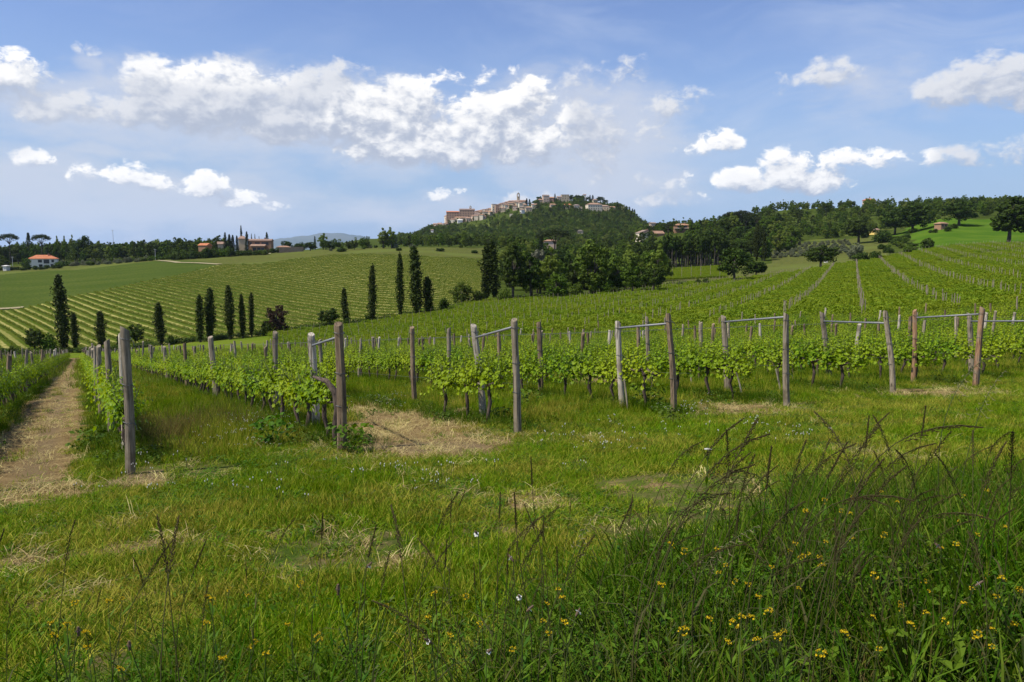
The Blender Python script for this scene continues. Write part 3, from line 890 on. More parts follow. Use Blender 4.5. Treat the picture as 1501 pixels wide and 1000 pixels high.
ROWG = 'trees along the brook below the striped hillside'
for a in [
    ('dark', 52, 518, 474, 32, 'bushy round dark tree at the far left end of the tree line'),
    ('gbush', 72, 518, 478, 30, 'dark shrub between the leftmost round tree and the tallest left poplar'),
    ('poplar', 95, 517, 405, 22, 'tallest dark poplar at the left end, above the end of the dirt path'),
    ('poplar', 111, 515.5, 459, 13, 'short slim poplar just right of the tallest left poplar'),
    ('poplar', 149, 511, 457, 16, 'lone small poplar between the path and the nearest post'),
    ('dark', 199, 505, 471, 26, 'round tree partly hidden behind the tall nearest post'),
    ('bush', 176, 508, 484, 14, 'low shrub behind the left post of the nearest vine row'),
    ('poplar', 236, 506.5, 445, 17, 'single poplar right of the nearest tall post'),
    ('bush', 250, 506, 487, 15, 'small dark shrub beside the single poplar'),
    ('poplar', 294, 502, 434, 14, 'narrower poplar on the left of a touching pair'),
    ('poplar', 308, 500, 424, 19, 'wider poplar on the right of a touching pair'),
    ('poplar', 338, 498, 420, 17, 'largest poplar of the group of three'),
    ('poplar', 356, 496, 432, 11, 'middle thin poplar of the group of three'),
    ('poplar', 369, 494, 430, 10, 'rightmost thin poplar of the group of three'),
    ('copper', 406, 490, 445, 36, 'round tree with reddish brown leaves'),
    ('bush', 390, 492, 463, 26, 'dark green shrub under the reddish brown tree'),
    ('dark', 483, 481, 446, 34, 'round green tree left of the short poplar'),
    ('poplar', 507, 478, 423, 12, 'short poplar with a shrub at its foot'),
    ('bush', 510, 479, 459, 18, 'dark shrub at the foot of the short poplar'),
    ('poplar', 546, 474.5, 390, 14, 'slim tall poplar above the second pair of end posts'),
    ('bush', 540, 475, 454, 20, 'rounded shrub at the foot of the slim tall poplar'),
    ('gbush', 570, 471, 458, 15, 'tiny pale green shrub between two tall poplars'),
    ('poplar', 587, 467, 373, 13, 'very slim tall poplar left of the widest poplar'),
    ('poplar', 611, 464, 363, 22, 'widest tallest poplar in the middle of the tree line'),
    ('poplar', 629, 462, 407, 19, 'shorter poplar leaning against the widest one'),
    ('bush', 651, 458, 430, 20, 'rounded dark shrub right of the widest poplar'),
    ('green', 676, 448, 410, 34, 'round spreading tree with bare trunk near the wood'),
    ('bush', 703, 445, 417, 28, 'dark shrub between the spreading tree and the dark poplars'),
    ('poplar', 713, 442, 359, 19, 'left dark poplar of the pair at the corner of the wood'),
    ('poplar', 725, 441, 355, 19, 'right dark poplar of the pair at the corner of the wood'),
    ('green', 18, 520, 505, 12, 'low bush at the far left edge of the brook')]:
    tree_px(*a[:5], a[5], ROWG)

EDGE = 'trees at the edge of the wood behind the field'
for a in [
    ('tall', 752, 442, 350, 44, 'tallest dark tree at the left corner of the wood'),
    ('tall', 778, 440, 366, 36, 'dark tree under the grey blossoming tree'),
    ('gbush', 740, 444, 415, 26, 'leafy shrub at the foot of the tallest wood corner tree'),
    ('green', 815, 440, 396, 42, 'bright green low tree at the edge of the wood'),
    ('light', 806, 438, 360, 34, 'narrow dark tree right of the grey blossoming tree'),
    ('gbush', 846, 437, 406, 26, 'pale shrub in the gap with the little meadow behind'),
    ('green', 872, 434, 345, 66, 'largest dark round tree in the middle of the wood edge'),
    ('light', 868, 435, 398, 28, 'light green young tree under the largest round tree'),
    ('gbush', 890, 433, 402, 30, 'green shrub right of the light young tree'),
    ('dark', 905, 431, 392, 30, 'dark twiggy tree near the end of the wood edge'),
    ('green', 927, 432, 380, 40, 'green tree left of the dense round tree'),
    ('bush', 900, 434, 416, 22, 'dark low shrub in front of the twiggy tree'),
    ('dark', 958, 430, 380, 40, 'dense dark round tree standing out at the right end of the wood edge')]:
    tree_px(*a[:5], a[5], EDGE)
tree_px('blossom', 788, 0, 354, 30, 'greyish pink tree in blossom among the dark wood', None, Y=250)
tree_px('pine', 812, 0, 336, 48, 'broad umbrella pine above the wood, below the hill town', None, Y=420)
tree_px('cypress', 793, 0, 339, 12, 'dark cypress left of the broad umbrella pine', None, Y=430)
for a in [
    ('dark', 1076, 414, 356, 52, 'broad dark tree left of a lower companion on the field crest'),
    ('dark', 1108, 407, 376, 40, 'lower dark tree right of the broad one on the field crest'),
    ('dark', 1203, 394, 352, 50, 'isolated round dark tree on the crest of the right field'),
    ('bush', 1024, 419, 406, 16, 'small dark bush before the little staked vineyard'),
    ('bush', 1035, 418, 403, 18, 'dark bush right of the small one before the staked vineyard'),
    ('bush', 998, 421, 411, 16, 'low bush at the left end of the staked vineyard'),
    ('bush', 1262, 385, 362, 34, 'dark shrub mass on the crest beside a pale olive tree'),
    ('bush', 1284, 382, 362, 28, 'brownish dark shrub right of the pale olive tree'),
    ('bush', 1335, 372, 356, 30, 'low hedge shrub on the crest before the lone oak'),
    ('bush', 1360, 366, 341, 26, 'round dark bush on the crest below the lone oak'),
    ('tall', 1478, 357, 284, 60, 'very dark big tree at the right edge of the crest'),
    ('dark', 1512, 356, 292, 60, 'dark tree cut off by the right picture edge')]:
    tree_px(*a[:5], a[5], 'trees along the crest of the right field')
tree_px('olive', 1255, 0, 349, 36, 'pale olive-coloured tree beside dark shrubs on the crest', None, Y=380)
tree_px('dark', 1403, 0, 291, 52, 'lone dark oak standing on the bright green meadow', None, Y=520)
tree_px('dark', 1336, 0, 290, 54, 'big dark tree left of the lone oak', None, Y=540)
tree_px('dark', 1310, 0, 300, 44, 'dark tree behind the big one left of the meadow', None, Y=560)
tree_px('dark', 1258, 0, 309, 48, 'broad dark tree left of the small yellow house', None, Y=520)
tree_px('bush', 1292, 0, 332, 36, 'dark shrub right of the small yellow house', None, Y=505)

for px, Y, h in ((1369, 488, 3.4), (1388, 484, 4.2), (1396, 500, 4.5), (1362, 495, 2.6)):
    tree('bush', onground(px, Y), h, h * 1.5, 'shrub before the orange house by the lone oak', 'shrubs before the orange house')
for i in range(22):
    px = 1292 + i * 2.3 + rng.uniform(-2, 2)
    tree('gbush' if i % 3 else 'bush', onground(px, rng.uniform(395, 560)), rng.uniform(2.5, 5.5), rng.uniform(5, 8), 'shrub of the hedge on the left side of the bright green meadow', 'hedge beside the bright green meadow')
# planted grove with straight trunks behind the small staked vineyard
for i in range(26):
    px = 972 + i * 3.4 + rng.uniform(-.8, .8)
    tree('plantation', onground(px, 408 + (i % 2) * 12 + rng.uniform(-3, 3)), rng.uniform(15, 19), rng.uniform(4, 6.5), 'straight bare-trunked tree in the planted grove above the staked vineyard', 'trees of the planted grove')

def fill(n, px0, px1, Y0, Y1, keys, hs, label, group, keep=None, sq=1.0):
    c = 0
    while c < n:
        px = rng.uniform(px0, px1); Y = math.exp(rng.uniform(math.log(Y0), math.log(Y1)))
        if keep and not keep(px, Y): continue
        key = keys[int(rng.integers(0, len(keys)))]
        h = rng.uniform(*hs)
        if key in ('bush', 'gbush', 'olive'): h *= .45
        if key == 'cypress': h *= 1.1
        p = onground(px, Y)
        tree(key, p, h, None if key not in ('bush', 'gbush') else h * 1.4, label, group); c += 1
# wood behind the field
WK = ['dark', 'green', 'green', 'green', 'tall', 'light', 'light', 'gbush', 'bush']
fill(62, 735, 975, 238, 330, WK, (8, 14), 'broadleaf tree inside the dark wood behind the field', 'trees inside the wood', lambda px, Y: not (823 < px < 835 and Y > 255))
fill(28, 735, 1010, 330, 560, WK, (8, 13), 'broadleaf tree on the rising back slope of the wood', 'trees on the back slope of the wood',
     lambda px, Y: not (823 < px < 835 and Y < 440) and not (px > 938 and Y < 470) and not (940 < px < 985 and 540 < Y))
fill(26, 1000, 1130, 420, 640, ['dark', 'dark', 'green', 'tall', 'gbush', 'bush'], (9, 14), 'broadleaf tree on the slope below the right-hand houses', 'trees below the right-hand houses', lambda px, Y: px > 1055 or Y > 440)
fill(16, 1052, 1130, 610, 720, ['dark', 'pine', 'green', 'light', 'tall', 'dark'], (15, 21), 'tree in the tall clump on the skyline right of the hillside houses', 'skyline clump right of the houses')
fill(9, 1105, 1122, 420, 470, ['poplar'], (15, 20), 'dark poplar in the clump above the field crest', 'dark poplar clump above the crest')
# ridge on the right
fill(18, 1120, 1530, 800, 930, ['dark', 'dark', 'green', 'bush', 'bush', 'tall'], (8, 13), 'tree on the skyline of the right-hand ridge', 'trees on the right-hand skyline')
fill(34, 1120, 1530, 560, 800, ['dark', 'dark', 'green', 'tall', 'bush', 'gbush'], (8, 14), 'broadleaf tree on the wooded slope of the right-hand ridge', 'trees on the right-hand slope',
     lambda px, Y: not (px > 1355 and Y < 590) and not (1270 < px < 1292 and Y < 600))
fill(30, 955, 1078, 424, 475, ['dark', 'green', 'tall', 'dark'], (12, 16), 'dark tree of the wood right behind the planted grove', 'trees behind the planted grove')
for px, top, w in ((-6, 354, 22), (6, 358, 16), (26, 356, 18), (35, 352, 14), (51, 355, 16), (74, 354, 16), (83, 352, 14), (97, 350, 14), (110, 351, 16)):
    tree_px('green' if px % 2 else 'dark', px, 0, top, w, 'bushy tree standing under the umbrella pines of the left skyline', 'trees under the left umbrella pines', Y=628)
fill(18, -20, 120, 645, 720, ['dark', 'green', 'dark', 'conifer'], (13, 17), 'broad tree of the dense left skyline around the umbrella pines', 'trees around the left umbrella pines')
fill(34, 1058, 1165, 470, 620, ['dark', 'green', 'green', 'tall', 'light', 'gbush'], (10, 16), 'rounded tree of the mixed belt between the hillside houses and the olive grove', 'mixed tree belt above the crest')
# olive grove under the ridge
for r in range(6):
    for c in range(16):
        px = 1135 + c * 8 + rng.uniform(-2, 2) - r * 4
        tree('olive', onground(px, 440 + r * 22 + rng.uniform(-4, 4)), rng.uniform(2.8, 3.8), rng.uniform(3.6, 4.8), 'grey-green olive tree in the grove on the right slope', 'olive trees on the right slope')

# left background
fill(26, -40, 300, 610, 700, ['dark', 'dark', 'green', 'dark', 'tall', 'dark', 'bush'], (12, 17), 'broadleaf tree on the wooded skyline at the left', 'trees on the left skyline', lambda px, Y: not (30 < px < 100 and Y < 640))
for i in range(44):
    px = 85 + i * 5.2
    tree('olive' if i < 26 and i % 3 else 'gbush', onground(px, 545 + rng.uniform(-8, 25)), rng.uniform(3.2, 5.5), rng.uniform(5, 8), 'shrub of the hedge along the top of the green field', 'hedge along the green field')
for px, Y, h, w, lb in [(13, 690, 15, 15, 'umbrella pine at the far left skyline'), (58, 700, 14.5, 13, 'umbrella pine right of the pointed conifer')]:
    pass
tree_px('pine', 15, 0, 342, 24, 'umbrella pine at the far left skyline', None, Y=640)
tree_px('pine', 62, 0, 343, 24, 'umbrella pine right of the pointed conifer', None, Y=640)
tree_px('conifer', 43, 0, 340, 16, 'pointed conifer between the two left umbrella pines', None, Y=650)
tree_px('dark', 125, 0, 340, 24, 'roundest tall tree above the left skyline', None, Y=640)
for i, px in enumerate((86, 94, 106)):
    tree_px('light', px, 0, 345 - (i == 2) * 2, 10, 'thin sparse tree between the umbrella pine and the round tall tree', 'sparse thin trees on the left skyline', Y=650)
fill(7, -30, 40, 520, 580, ['dark', 'bush', 'green'], (7, 11), 'dark tree left of the red-roofed white house', 'trees left of the white house')
tree_px('bush', 92, 0, 380, 26, 'olive shrub touching the right wall of the white house', None, Y=556)
for i in range(11):
    tree('bush', onground(-4 + i * 9, 520 + rng.uniform(-6, 6)), rng.uniform(2.6, 4.2), rng.uniform(5, 7), 'low dark hedge shrub before the white house', 'hedge before the white house')
# around the villa
for px, top, w, lb in [(319, 341, 20, 'round dark tree at the left of the villa'), ]:
    tree_px('dark', px, 0, top, w, lb, None, Y=590)
CY = 'cypresses around the villa'
for px, top, w, Y, lb in [(331, 341, 7, 545, 'leftmost cypress of the dark clump left of the villa'), (337, 344, 9, 548, 'second cypress in the dark clump left of the villa'),
                          (342, 345, 9, 545, 'third cypress in the dark clump left of the villa'), (348, 346, 7, 546, 'rightmost cypress of the dark clump left of the villa'),
                          (354.5, 331.5, 5.5, 580, 'tallest pointed cypress behind the villa'), (362.5, 340, 8, 540, 'cypress standing right before the villa front'),
                          (369.5, 343, 3, 640, 'first of the tiny distant cypresses above the villa roof'), (374.5, 343.5, 2.6, 640, 'second of the tiny distant cypresses above the villa roof'),
                          (380.5, 347, 2.4, 640, 'third of the tiny distant cypresses above the villa roof'), (462, 346.5, 4.5, 600, 'lone cypress right of the garden pavilion')]:
    tree_px('cypress', px, 0, top, w, lb, CY, Y=Y)
tree_px('conifer', 392, 0, 339.5, 10, 'dark cone-shaped conifer above the villa roof', None, Y=585)
for px, top, w, Y, lb in [(420, 351, 20, 575, 'round tree behind the garden pavilion'), (440, 353, 22, 552, 'left round tree right of the pavilion'), (455, 353, 22, 548, 'right round tree right of the pavilion'),
                          (478, 350, 22, 560, 'round tree below the sparse tree right of the villa')]:
    tree_px('dark', px, 0, top, w, lb, None, Y=Y)
tree_px('light', 474, 0, 341, 16, 'sparse pale tree right of the villa', None, Y=580)
tree_px('light', 562, 0, 333, 20, 'left airy tall tree of the pair on the hillside crest', None, Y=530)
tree_px('light', 574, 0, 332, 18, 'right airy tall tree of the pair on the hillside crest', None, Y=532)
for i in range(30):
    px = 255 + i * 4.6 + rng.uniform(-1.5, 1.5)
    tree('gbush' if i % 2 else 'bush', onground(px, 520 + rng.uniform(-10, 8)), rng.uniform(7.0, 9.6) * (1 if px < 342 else .5), rng.uniform(7, 10), 'leafy shrub of the thicket below the villa', 'thicket below the villa')
fill(34, 480, 610, 505, 640, ['bush', 'gbush', 'olive', 'green', 'dark'], (6, 9), 'shrub on the crest of the striped hillside', 'shrubs on the hillside crest')
for px, w in ((503, 18), (497, 12), (645, 20), (696, 18), (585, 14)):
    tree('bush', onground(px, 490), 3.0, w / F * 490, 'low dark shrub in the grass above the vine stripes', 'shrubs above the vine stripes')
fill(12, 590, 760, 700, 900, ['bush', 'gbush', 'green', 'dark', 'cypress'], (7, 11), 'tree at the foot of the town hill', 'trees at the foot of the town hill')
fill(14, 960, 1050, 640, 760, ['dark', 'green', 'pine', 'bush'], (7, 11), 'tree among the hillside houses on the saddle', 'trees among the hillside houses')
tree_px('cypress', 1013.5, 0, 322.5, 5, 'slender cypress right of the two-storey hillside house', None, Y=670)
tree_px('cypress', 1025.5, 0, 323, 7, 'thicker cypress beside the skyline umbrella pine', None, Y=680)
tree_px('pine', 1037, 0, 323, 18, 'skyline umbrella pine right of the thick cypress', None, Y=685)
tree_px('pine', 979, 0, 328, 20, 'dark umbrella pine left of the two-storey hillside house', None, Y=650)
tree_px('cypress', 951.5, 0, 337, 4, 'small cypress before the gabled farmhouse', None, Y=640)
for px, Y, h in ((366, 536, 4.5), (376, 532, 3.6), (386, 530, 4.0), (399, 536, 5.0), (408, 540, 4.2), (352, 538, 5.0)):
    tree('bush', onground(px, Y), h, h * 1.5, 'garden shrub in front of the villa', 'garden shrubs in front of the villa')
# cypresses and pines of the hill town
for px, top, w in ((912, 301, 5), (917, 302, 5), (921.5, 303, 5), (926, 306, 5), (929, 307, 5), (908, 302, 4), (864, 286, 4), (868, 286, 4.5), (905, 322, 8), (900, 324, 8), (772, 291, 5), (776, 292, 5), (744, 300, 6), (813, 284, 4)):
    tree_px('cypress', px, 0, top, w, 'dark cypress on the crown of the town hill', 'cypresses of the hill town', Y=1440 if px > 880 else 1465)
for px, top, w in ((828, 288, 10), (837, 284.5, 13), (846, 284, 13), (852, 285, 12), (859, 287, 10), (879, 287, 14), (791, 286, 12), (784, 293, 12), (816, 290, 12), (845, 290, 14), (886, 292, 10), (868, 291, 14)):
    tree_px('dark', px, 0, top, w, 'dark spreading pine on the crown of the town hill', 'pines of the hill town', Y=1490)

def noise2(X, Y, sc, seed=0):
    g = np.random.default_rng(seed); v = np.zeros_like(X)
    for i in range(7):
        a = g.uniform(0, 2 * PI); f = sc * g.uniform(.6, 2.2)
        v += np.sin((X * math.cos(a) + Y * math.sin(a)) * f + g.uniform(0, 6.28)) / 7
    return v
# far wooded hillsides nobody could count tree by tree
far_meshes = []
for kind, mt in (('broad', 'dark_leaf'), ('broad', 'green_leaf'), ('tall', 'green_leaf'), ('broad', 'green_leaf'), ('bush', 'dark_leaf'), ('tall', 'light_leaf'), ('broad', 'poplar_leaf'), ('broad', 'hill_leaf'), ('broad', 'hill_leaf')):
    tm, cm, Ht = tree_mesh(kind, mt, .42)
    far_meshes.append(cm)
FARP = protos('far_tree', far_meshes)
def far_forest(n, px0, px1, Y0, Y1, keep=None, hs=(.7, 1.25)):
    px = rng.uniform(px0, px1, n); Y = np.exp(rng.uniform(math.log(Y0), math.log(Y1), n))
    ok = np.ones(n, bool) if keep is None else keep(px, Y)
    px, Y = px[ok], Y[ok]
    x = (px - 750.5) / F * Y / (math.cos(PITCH) + .12 * math.sin(PITCH))
    return x, Y, rng.uniform(*hs, len(x))
parts = [far_forest(5200, 575, 985, 900, 1500, lambda px, Y: ~((px > 634) & (px < 784) & (Y > np.interp(px, [634, 700, 740, 785], [1350, 1290, 1300, 1340]))) & ~((np.abs(px - 875) < 20) & (Y > 1330)) & ~((np.abs(px - 803) < 12) & (Y > 1375)) & ~((np.abs(px - 831) < 9) & (Y > 1375)) & (rng.uniform(0, 1, len(px)) < .45 + .55 * (noise2(px * 9., Y * .8, .012, 40) > -.12))),
         far_forest(420, 945, 1130, 560, 900, lambda px, Y: ~((px > 930) & (px < 1012) & (Y < 660))),
         far_forest(1150, 1110, 1560, 600, 900, lambda px, Y: rng.uniform(0, 1, len(px)) < .35 + .65 * (noise2(px * 6., Y, .02, 41) > -.1), (.5, 1.15)), far_forest(820, -60, 335, 600, 900, lambda px, Y: ~((px < 100) & (Y < 640)), (.85, 1.45)), far_forest(560, 600, 960, 480, 900, lambda px, Y: (px > 760) | (Y > 560)),
         far_forest(250, 1110, 1560, 900, 1100), far_forest(150, -80, 1000, 1000, 1400, lambda px, Y: px < 590)]
parts += [far_forest(700, 850, 902, 1290, 1470, None, (.28, .5)), far_forest(420, 782, 850, 1300, 1470, None, (.28, .5)), far_forest(260, 634, 785, 1330, 1480, None, (.2, .36)), far_forest(90, 640, 785, 1330, 1470, None, (.5, .85))]
fx, fy, fs = [np.concatenate(a) for a in zip(*parts)]
scatter('distant_woodland', FARP, fx, fy, H(fx, fy) - .3, rng.uniform(0, 6.28, len(fx)), np.stack([fs, fs, fs * rng.uniform(.85, 1.15, len(fs))], 1))

# ------------------------------------------------------------------ houses
def hip_roof(mb, w, d, z, rise, eave=.5, ridge=.5, mi=0):
    W_, D_ = w / 2 + eave, d / 2 + eave
    r = W_ * ridge
    v = [(-W_, -D_, z), (W_, -D_, z), (W_, D_, z), (-W_, D_, z), (-r, 0, z + rise), (r, 0, z + rise),
         (-W_, -D_, z - .25), (W_, -D_, z - .25), (W_, D_, z - .25), (-W_, D_, z - .25)]
    mb.add(v, [(0, 1, 5, 4), (1, 2, 5), (2, 3, 4, 5), (3, 0, 4), (6, 7, 1, 0), (7, 8, 2, 1), (8, 9, 3, 2), (9, 6, 0, 3), (9, 8, 7, 6)], mi)
def gable_roof(mb, w, d, z, rise, eave=.4, along='x', mi=0):
    W_, D_ = w / 2 + eave, d / 2 + eave
    if along == 'x':
        v = [(-W_, -D_, z), (W_, -D_, z), (W_, D_, z), (-W_, D_, z), (-W_, 0, z + rise), (W_, 0, z + rise)]
        f = [(0, 1, 5, 4), (2, 3, 4, 5), (1, 2, 5), (3, 0, 4)]
    else:
        v = [(-W_, -D_, z), (W_, -D_, z), (W_, D_, z), (-W_, D_, z), (0, -D_, z + rise), (0, D_, z + rise)]
        f = [(1, 2, 5, 4), (3, 0, 4, 5), (0, 1, 4), (2, 3, 5)]
    v += [(x, y, z - .25) for x, y, _ in v[:4]]
    f += [(6, 7, 1, 0), (7, 8, 2, 1), (8, 9, 3, 2), (9, 6, 0, 3), (9, 8, 7, 6)]
    mb.add(v, f, mi)
def window(parent, x, y, z, w, h, face='front'):
    """dark pane set in a shallow frame on a wall face"""
    fr = MB()
    t = .12
    for x0, x1, z0, z1 in ((-w / 2 - t, -w / 2, -t, h + t), (w / 2, w / 2 + t, -t, h + t), (-w / 2, w / 2, -t, 0), (-w / 2, w / 2, h, h + t)):
        fr.box(x0, x1, -.1, .02, z0, z1)
    rz = 0 if face == 'front' else -PI / 2
    o = link('window', fr.build('window', 'stone_wall'), parent, (x, y, z), rz)
    pn = MB(); pn.box(-w / 2, w / 2, -.03, .02, 0, h)
    link('pane', pn.build('pane', 'window_dark'), o)
    return o
def house(name, p, rz, w, d, h, rise, wall, roof, kind='hip', label=None, group=None, chimney=False, along='x', wins=(), ridge=.45):
    r = empty(name, p, rz)
    mb = MB(); mb.box(-w / 2, w / 2, -d / 2, d / 2, -5 if p[1] > 1000 else -3, h)
    link('wall', mb.build('wall', wall), r)
    rb = MB()
    if kind == 'hip': hip_roof(rb, w, d, h + .25, rise, .5, ridge)
    elif kind == 'gable': gable_roof(rb, w, d, h + .25, rise, .4, along)
    else: rb.box(-w / 2 - .15, w / 2 + .15, -d / 2 - .15, d / 2 + .15, h, h + .5)
    ro = link('roof', rb.build('roof', roof), r)
    if chimney:
        cb = MB(); cb.box(-.4, .4, -.4, .4, h + rise * .3, h + rise + .9); cb.box(-.5, .5, -.5, .5, h + rise + .9, h + rise + 1.1)
        link('chimney', cb.build('chimney', 'chimney_brick'), ro, (w * .2, -d * .1, 0))
    for x, z, ww, hh, face in wins:
        if face == 'front': window(r, x, -d / 2, z, ww, hh)
        else: window(r, -w / 2, x, z, ww, hh, 'side')
    tag(r, label, 'house', group)
    return r
def m_px(n, Y): return n / F * Y

# white house with the red hipped roof
p = onground(63, 560); p[2] = pt(63, 391.5, 560)[2]
house('house', p, R(24), 17.5, 11, 5.6, 2.6, 'white_wall', 'red_roof_tiles', 'hip', 'white two-storey house with a red hipped roof at the left', None, True,
      wins=[(-1.5, 3.3, 2.2, 1.7, 'front'), (2.4, 2.6, 3.2, 2.5, 'front'), (6.2, 3.4, 1.4, 1.6, 'front'), (-1.2, .4, 2.0, 1.4, 'front'), (5.6, .6, 1.4, 1.4, 'front'), (-1.8, 3.4, 1.6, 1.4, 'side'), (2.4, 3.4, 1.3, 1.4, 'side'), (2.0, .5, 1.6, 1.6, 'side')])
def part_block(r, name, x0, x1, y0, y1, z0, z1, mat):
    mb = MB(); mb.box(x0, x1, y0, y1, z0, z1); return link(name, mb.build(name, mat), r)
# villa
V_Y = 562
p = onground(383, V_Y); p[2] = pt(383, 368.5, V_Y)[2]
u = V_Y / F
r = house('villa', p, R(8), 32 * u, 11, 7.2, 1.2, 'orange_wall', 'roof_tiles', 'gable', 'long orange brick villa with terracotta roofs and dark porches beside cypresses', None, True,
          wins=[(-1.5, 4.6, 3.2, 1.5, 'front'), (3.6, 4.5, 4.6, 1.7, 'front'), (-5.8, 4.4, 1.3, 1.6, 'front')])
part_block(r, 'wing', -9.5 * u, 8 * u, -12, -5.52, -3, 3.4, 'orange_wall')
mb = MB(); gable_roof(mb, 19 * u, 7.0, 3.7, 1.2); link('wing_roof', mb.build('wing_roof', 'roof_tiles'), r, (-.5 * u, -8.8, 0))
for x in (-2.5, .5, 3): window(r, x, -12, .3, 2.0, 2.1)
house('outbuilding', onground(356, 575) * (1, 1, 0) + (0, 0, pt(356, 366, 575)[2]), R(12), 9 * 575 / F, 9, 7.5, 2, 'tan_wall', 'roof_tiles', 'hip', 'tan tower-like block with tiled roof left of the villa, behind a cypress', None)
house('outbuilding', onground(325, 548) * (1, 1, 0) + (0, 0, pt(325, 367, 548)[2]), R(20), 10 * 548 / F, 7, 4.0, 1.6, 'tan_wall', 'roof_tiles', 'gable', 'small tan shed with brown roof left of the dark cypress clump', None)
house('outbuilding', onground(301, 570) * (1, 1, 0) + (0, 0, pt(301, 366, 570)[2]), R(-8), 13 * 570 / F, 7, 2.8, 1.5, 'orange_wall', 'red_roof_tiles', 'gable', 'low shed with bright red roof at the left of the villa grounds', None)
house('pavilion', onground(416, 545) * (1, 1, 0) + (0, 0, pt(416, 368, 545)[2]), R(10), 18 * 545 / F, 6, 2.4, .9, 'tan_wall', 'roof_tiles', 'hip', 'low garden pavilion with tan roof right of the villa', None, wins=[(-2.2, .2, 2, 1.9, 'front'), (1.8, .2, 2.4, 1.9, 'front')])
a = drop(409, 376, 300); b = onground(446, 520)
for i, (px, top, bot, w) in enumerate([(418, 369, 376, 17), (436, 369, 375.5, 18)]):
    q_ = onground(px, 532)
    mb = MB(); L_ = w * 532 / F
    for j in range(8):
        for l in range(3):
            x0 = -L_ / 2 + L_ * j / 8; mb.box(x0 + .02, x0 + L_ / 8 - .02, -.5 - rng.uniform(0, .15), .5, -1.5 + l * 1.6, .08 + l * 1.6 - .02 * (l < 2))
    tag(link('retaining_wall', mb.build('retaining_wall', 'stone_wall'), None, q_, R(4)), ['left half of the dark stone retaining wall below the pavilion', 'right half of the dark stone retaining wall below the round trees'][i], 'wall')
# garden furniture on the villa terrace
for px in (388, 393.5):
    q_ = onground(px, 520)
    pr_ = empty('parasol', (q_[0], q_[1], pt(px, 377, 520)[2]))
    mb = MB(); mb.tube([(0, 0, 0), (0, 0, 2.6)], .04, 6); link('pole', mb.build('pole', 'white_paint'), pr_)
    mb = MB(); ring = [(1.6 * math.cos(t), 1.6 * math.sin(t), 2.3) for t in np.linspace(0, 2 * PI, 9)[:-1]]; mb.add(ring + [(0, 0, 2.9)], [(i, (i + 1) % 8, 8) for i in range(8)]); link('canopy', mb.build('canopy', 'cream_wall'), pr_)
    tag(pr_, 'cream parasol on the terrace below the villa', 'parasol', 'parasols on the villa terrace')

# houses on the saddle, right of the town hill
def house_px(px, base, Y, wpx, d, hpx, rpx, wall, roof, kind, label, rz=0, group=None, **kw):
    p = onground(px, Y); p[2] = pt(px, base, Y)[2]
    u = Y / F
    return house(kw.pop('name', 'house'), p, rz, wpx * u, d, hpx * u, rpx * u, wall, roof, kind, label, group, **kw)
r = house_px(944, 349, 648, 20, 10, 7, 4.2, 'cream_wall', 'roof_tiles', 'gable', 'gabled pale farmhouse with terracotta roofs on the saddle', R(14), along='y', wins=[(-2.5, 1.2, 1.6, 2.0, 'front'), (2.0, 1.2, 1.6, 2.0, 'front')], chimney=True)
mb = MB(); mb.box(-5, 6, -4, 4, -3, 3.4); link('wing', mb.build('wing', 'orange_wall'), r, (11, 3, 0))
mb = MB(); gable_roof(mb, 11, 8, 3.7, 2.2); link('wing_roof', mb.build('wing_roof', 'roof_tiles'), r, (11.5, 3, 0))
mb = MB(); mb.box(-1.4, 1.4, -1.4, 1.4, -3, 5.4); mb.box(-1.7, 1.7, -1.7, 1.7, 5.4, 5.8); link('tower', mb.build('tower', 'orange_wall'), r, (4, 4, 0))
r = house_px(998, 340, 672, 22, 11, 9, 2.4, 'orange_wall', 'roof_tiles', 'hip', 'two-storey orange house with balcony on the saddle between pine and cypress', R(-6), chimney=True,
             wins=[(-3.5, 1, 1.6, 1.8, 'front'), (0, 1, 1.6, 1.8, 'front'), (3.6, 1, 1.6, 1.8, 'front'), (-2.6, 3.4, 2.4, 1.4, 'front'), (2.6, 3.4, 2.6, 1.4, 'front')])
part_block(r, 'balcony', -6.5, 6.5, -7, -5.53, 2.7, 3.0, 'cream_wall')
house_px(955.5, 331, 700, 7, 7, 3, 1.5, 'pink_wall', 'roof_tiles', 'gable', 'small house with pink roof just above the gabled farmhouse', R(5))
house_px(1062, 350, 655, 12, 7, 4, 2.6, 'orange_wall', 'red_roof_tiles', 'hip', 'low cottage with bright orange-red roof on the saddle', R(12))
house_px(1280, 343, 592, 8, 6, 5.5, 2, 'yellow_wall', 'roof_tiles', 'gable', 'small bright yellow house between dark trees on the right', R(10), wins=[(.3, 1, .8, 1, 'front')])
house_px(1377, 334, 505, 11, 6, 5.5, 2.2, 'orange_wall', 'roof_tiles', 'hip', 'orange house partly hidden behind the lone oak', R(10), wins=[(-1.2, .8, .9, 1.0, 'front'), (1.0, .8, .9, 1.0, 'front')])
house_px(1270, 297, 895, 14, 9, 3, 2.4, 'pink_wall', 'red_roof_tiles', 'hip', 'house with a long red roof on the right-hand skyline')
house_px(1186, 341, 690, 7, 4, 3, 1.6, 'white_wall', 'white_wall', 'gable', 'small white shed above the olive grove')
house_px(1211, 378, 375, 3, 2.2, 2.4, 1, 'white_wall', 'white_wall', 'gable', 'tiny white hut on the crest behind the isolated tree')
house_px(806, 358, 530, 17, 9, 4, 2.0, 'pink_wall', 'roof_tiles', 'hip', 'pinkish house half hidden in the wood under the umbrella pine', 0)
house_px(850, 342, 1010, 8, 8, 2.4, 2.2, 'tan_wall', 'stone_wall', 'hip', 'grey-roofed barn alone in the wooded hillside')
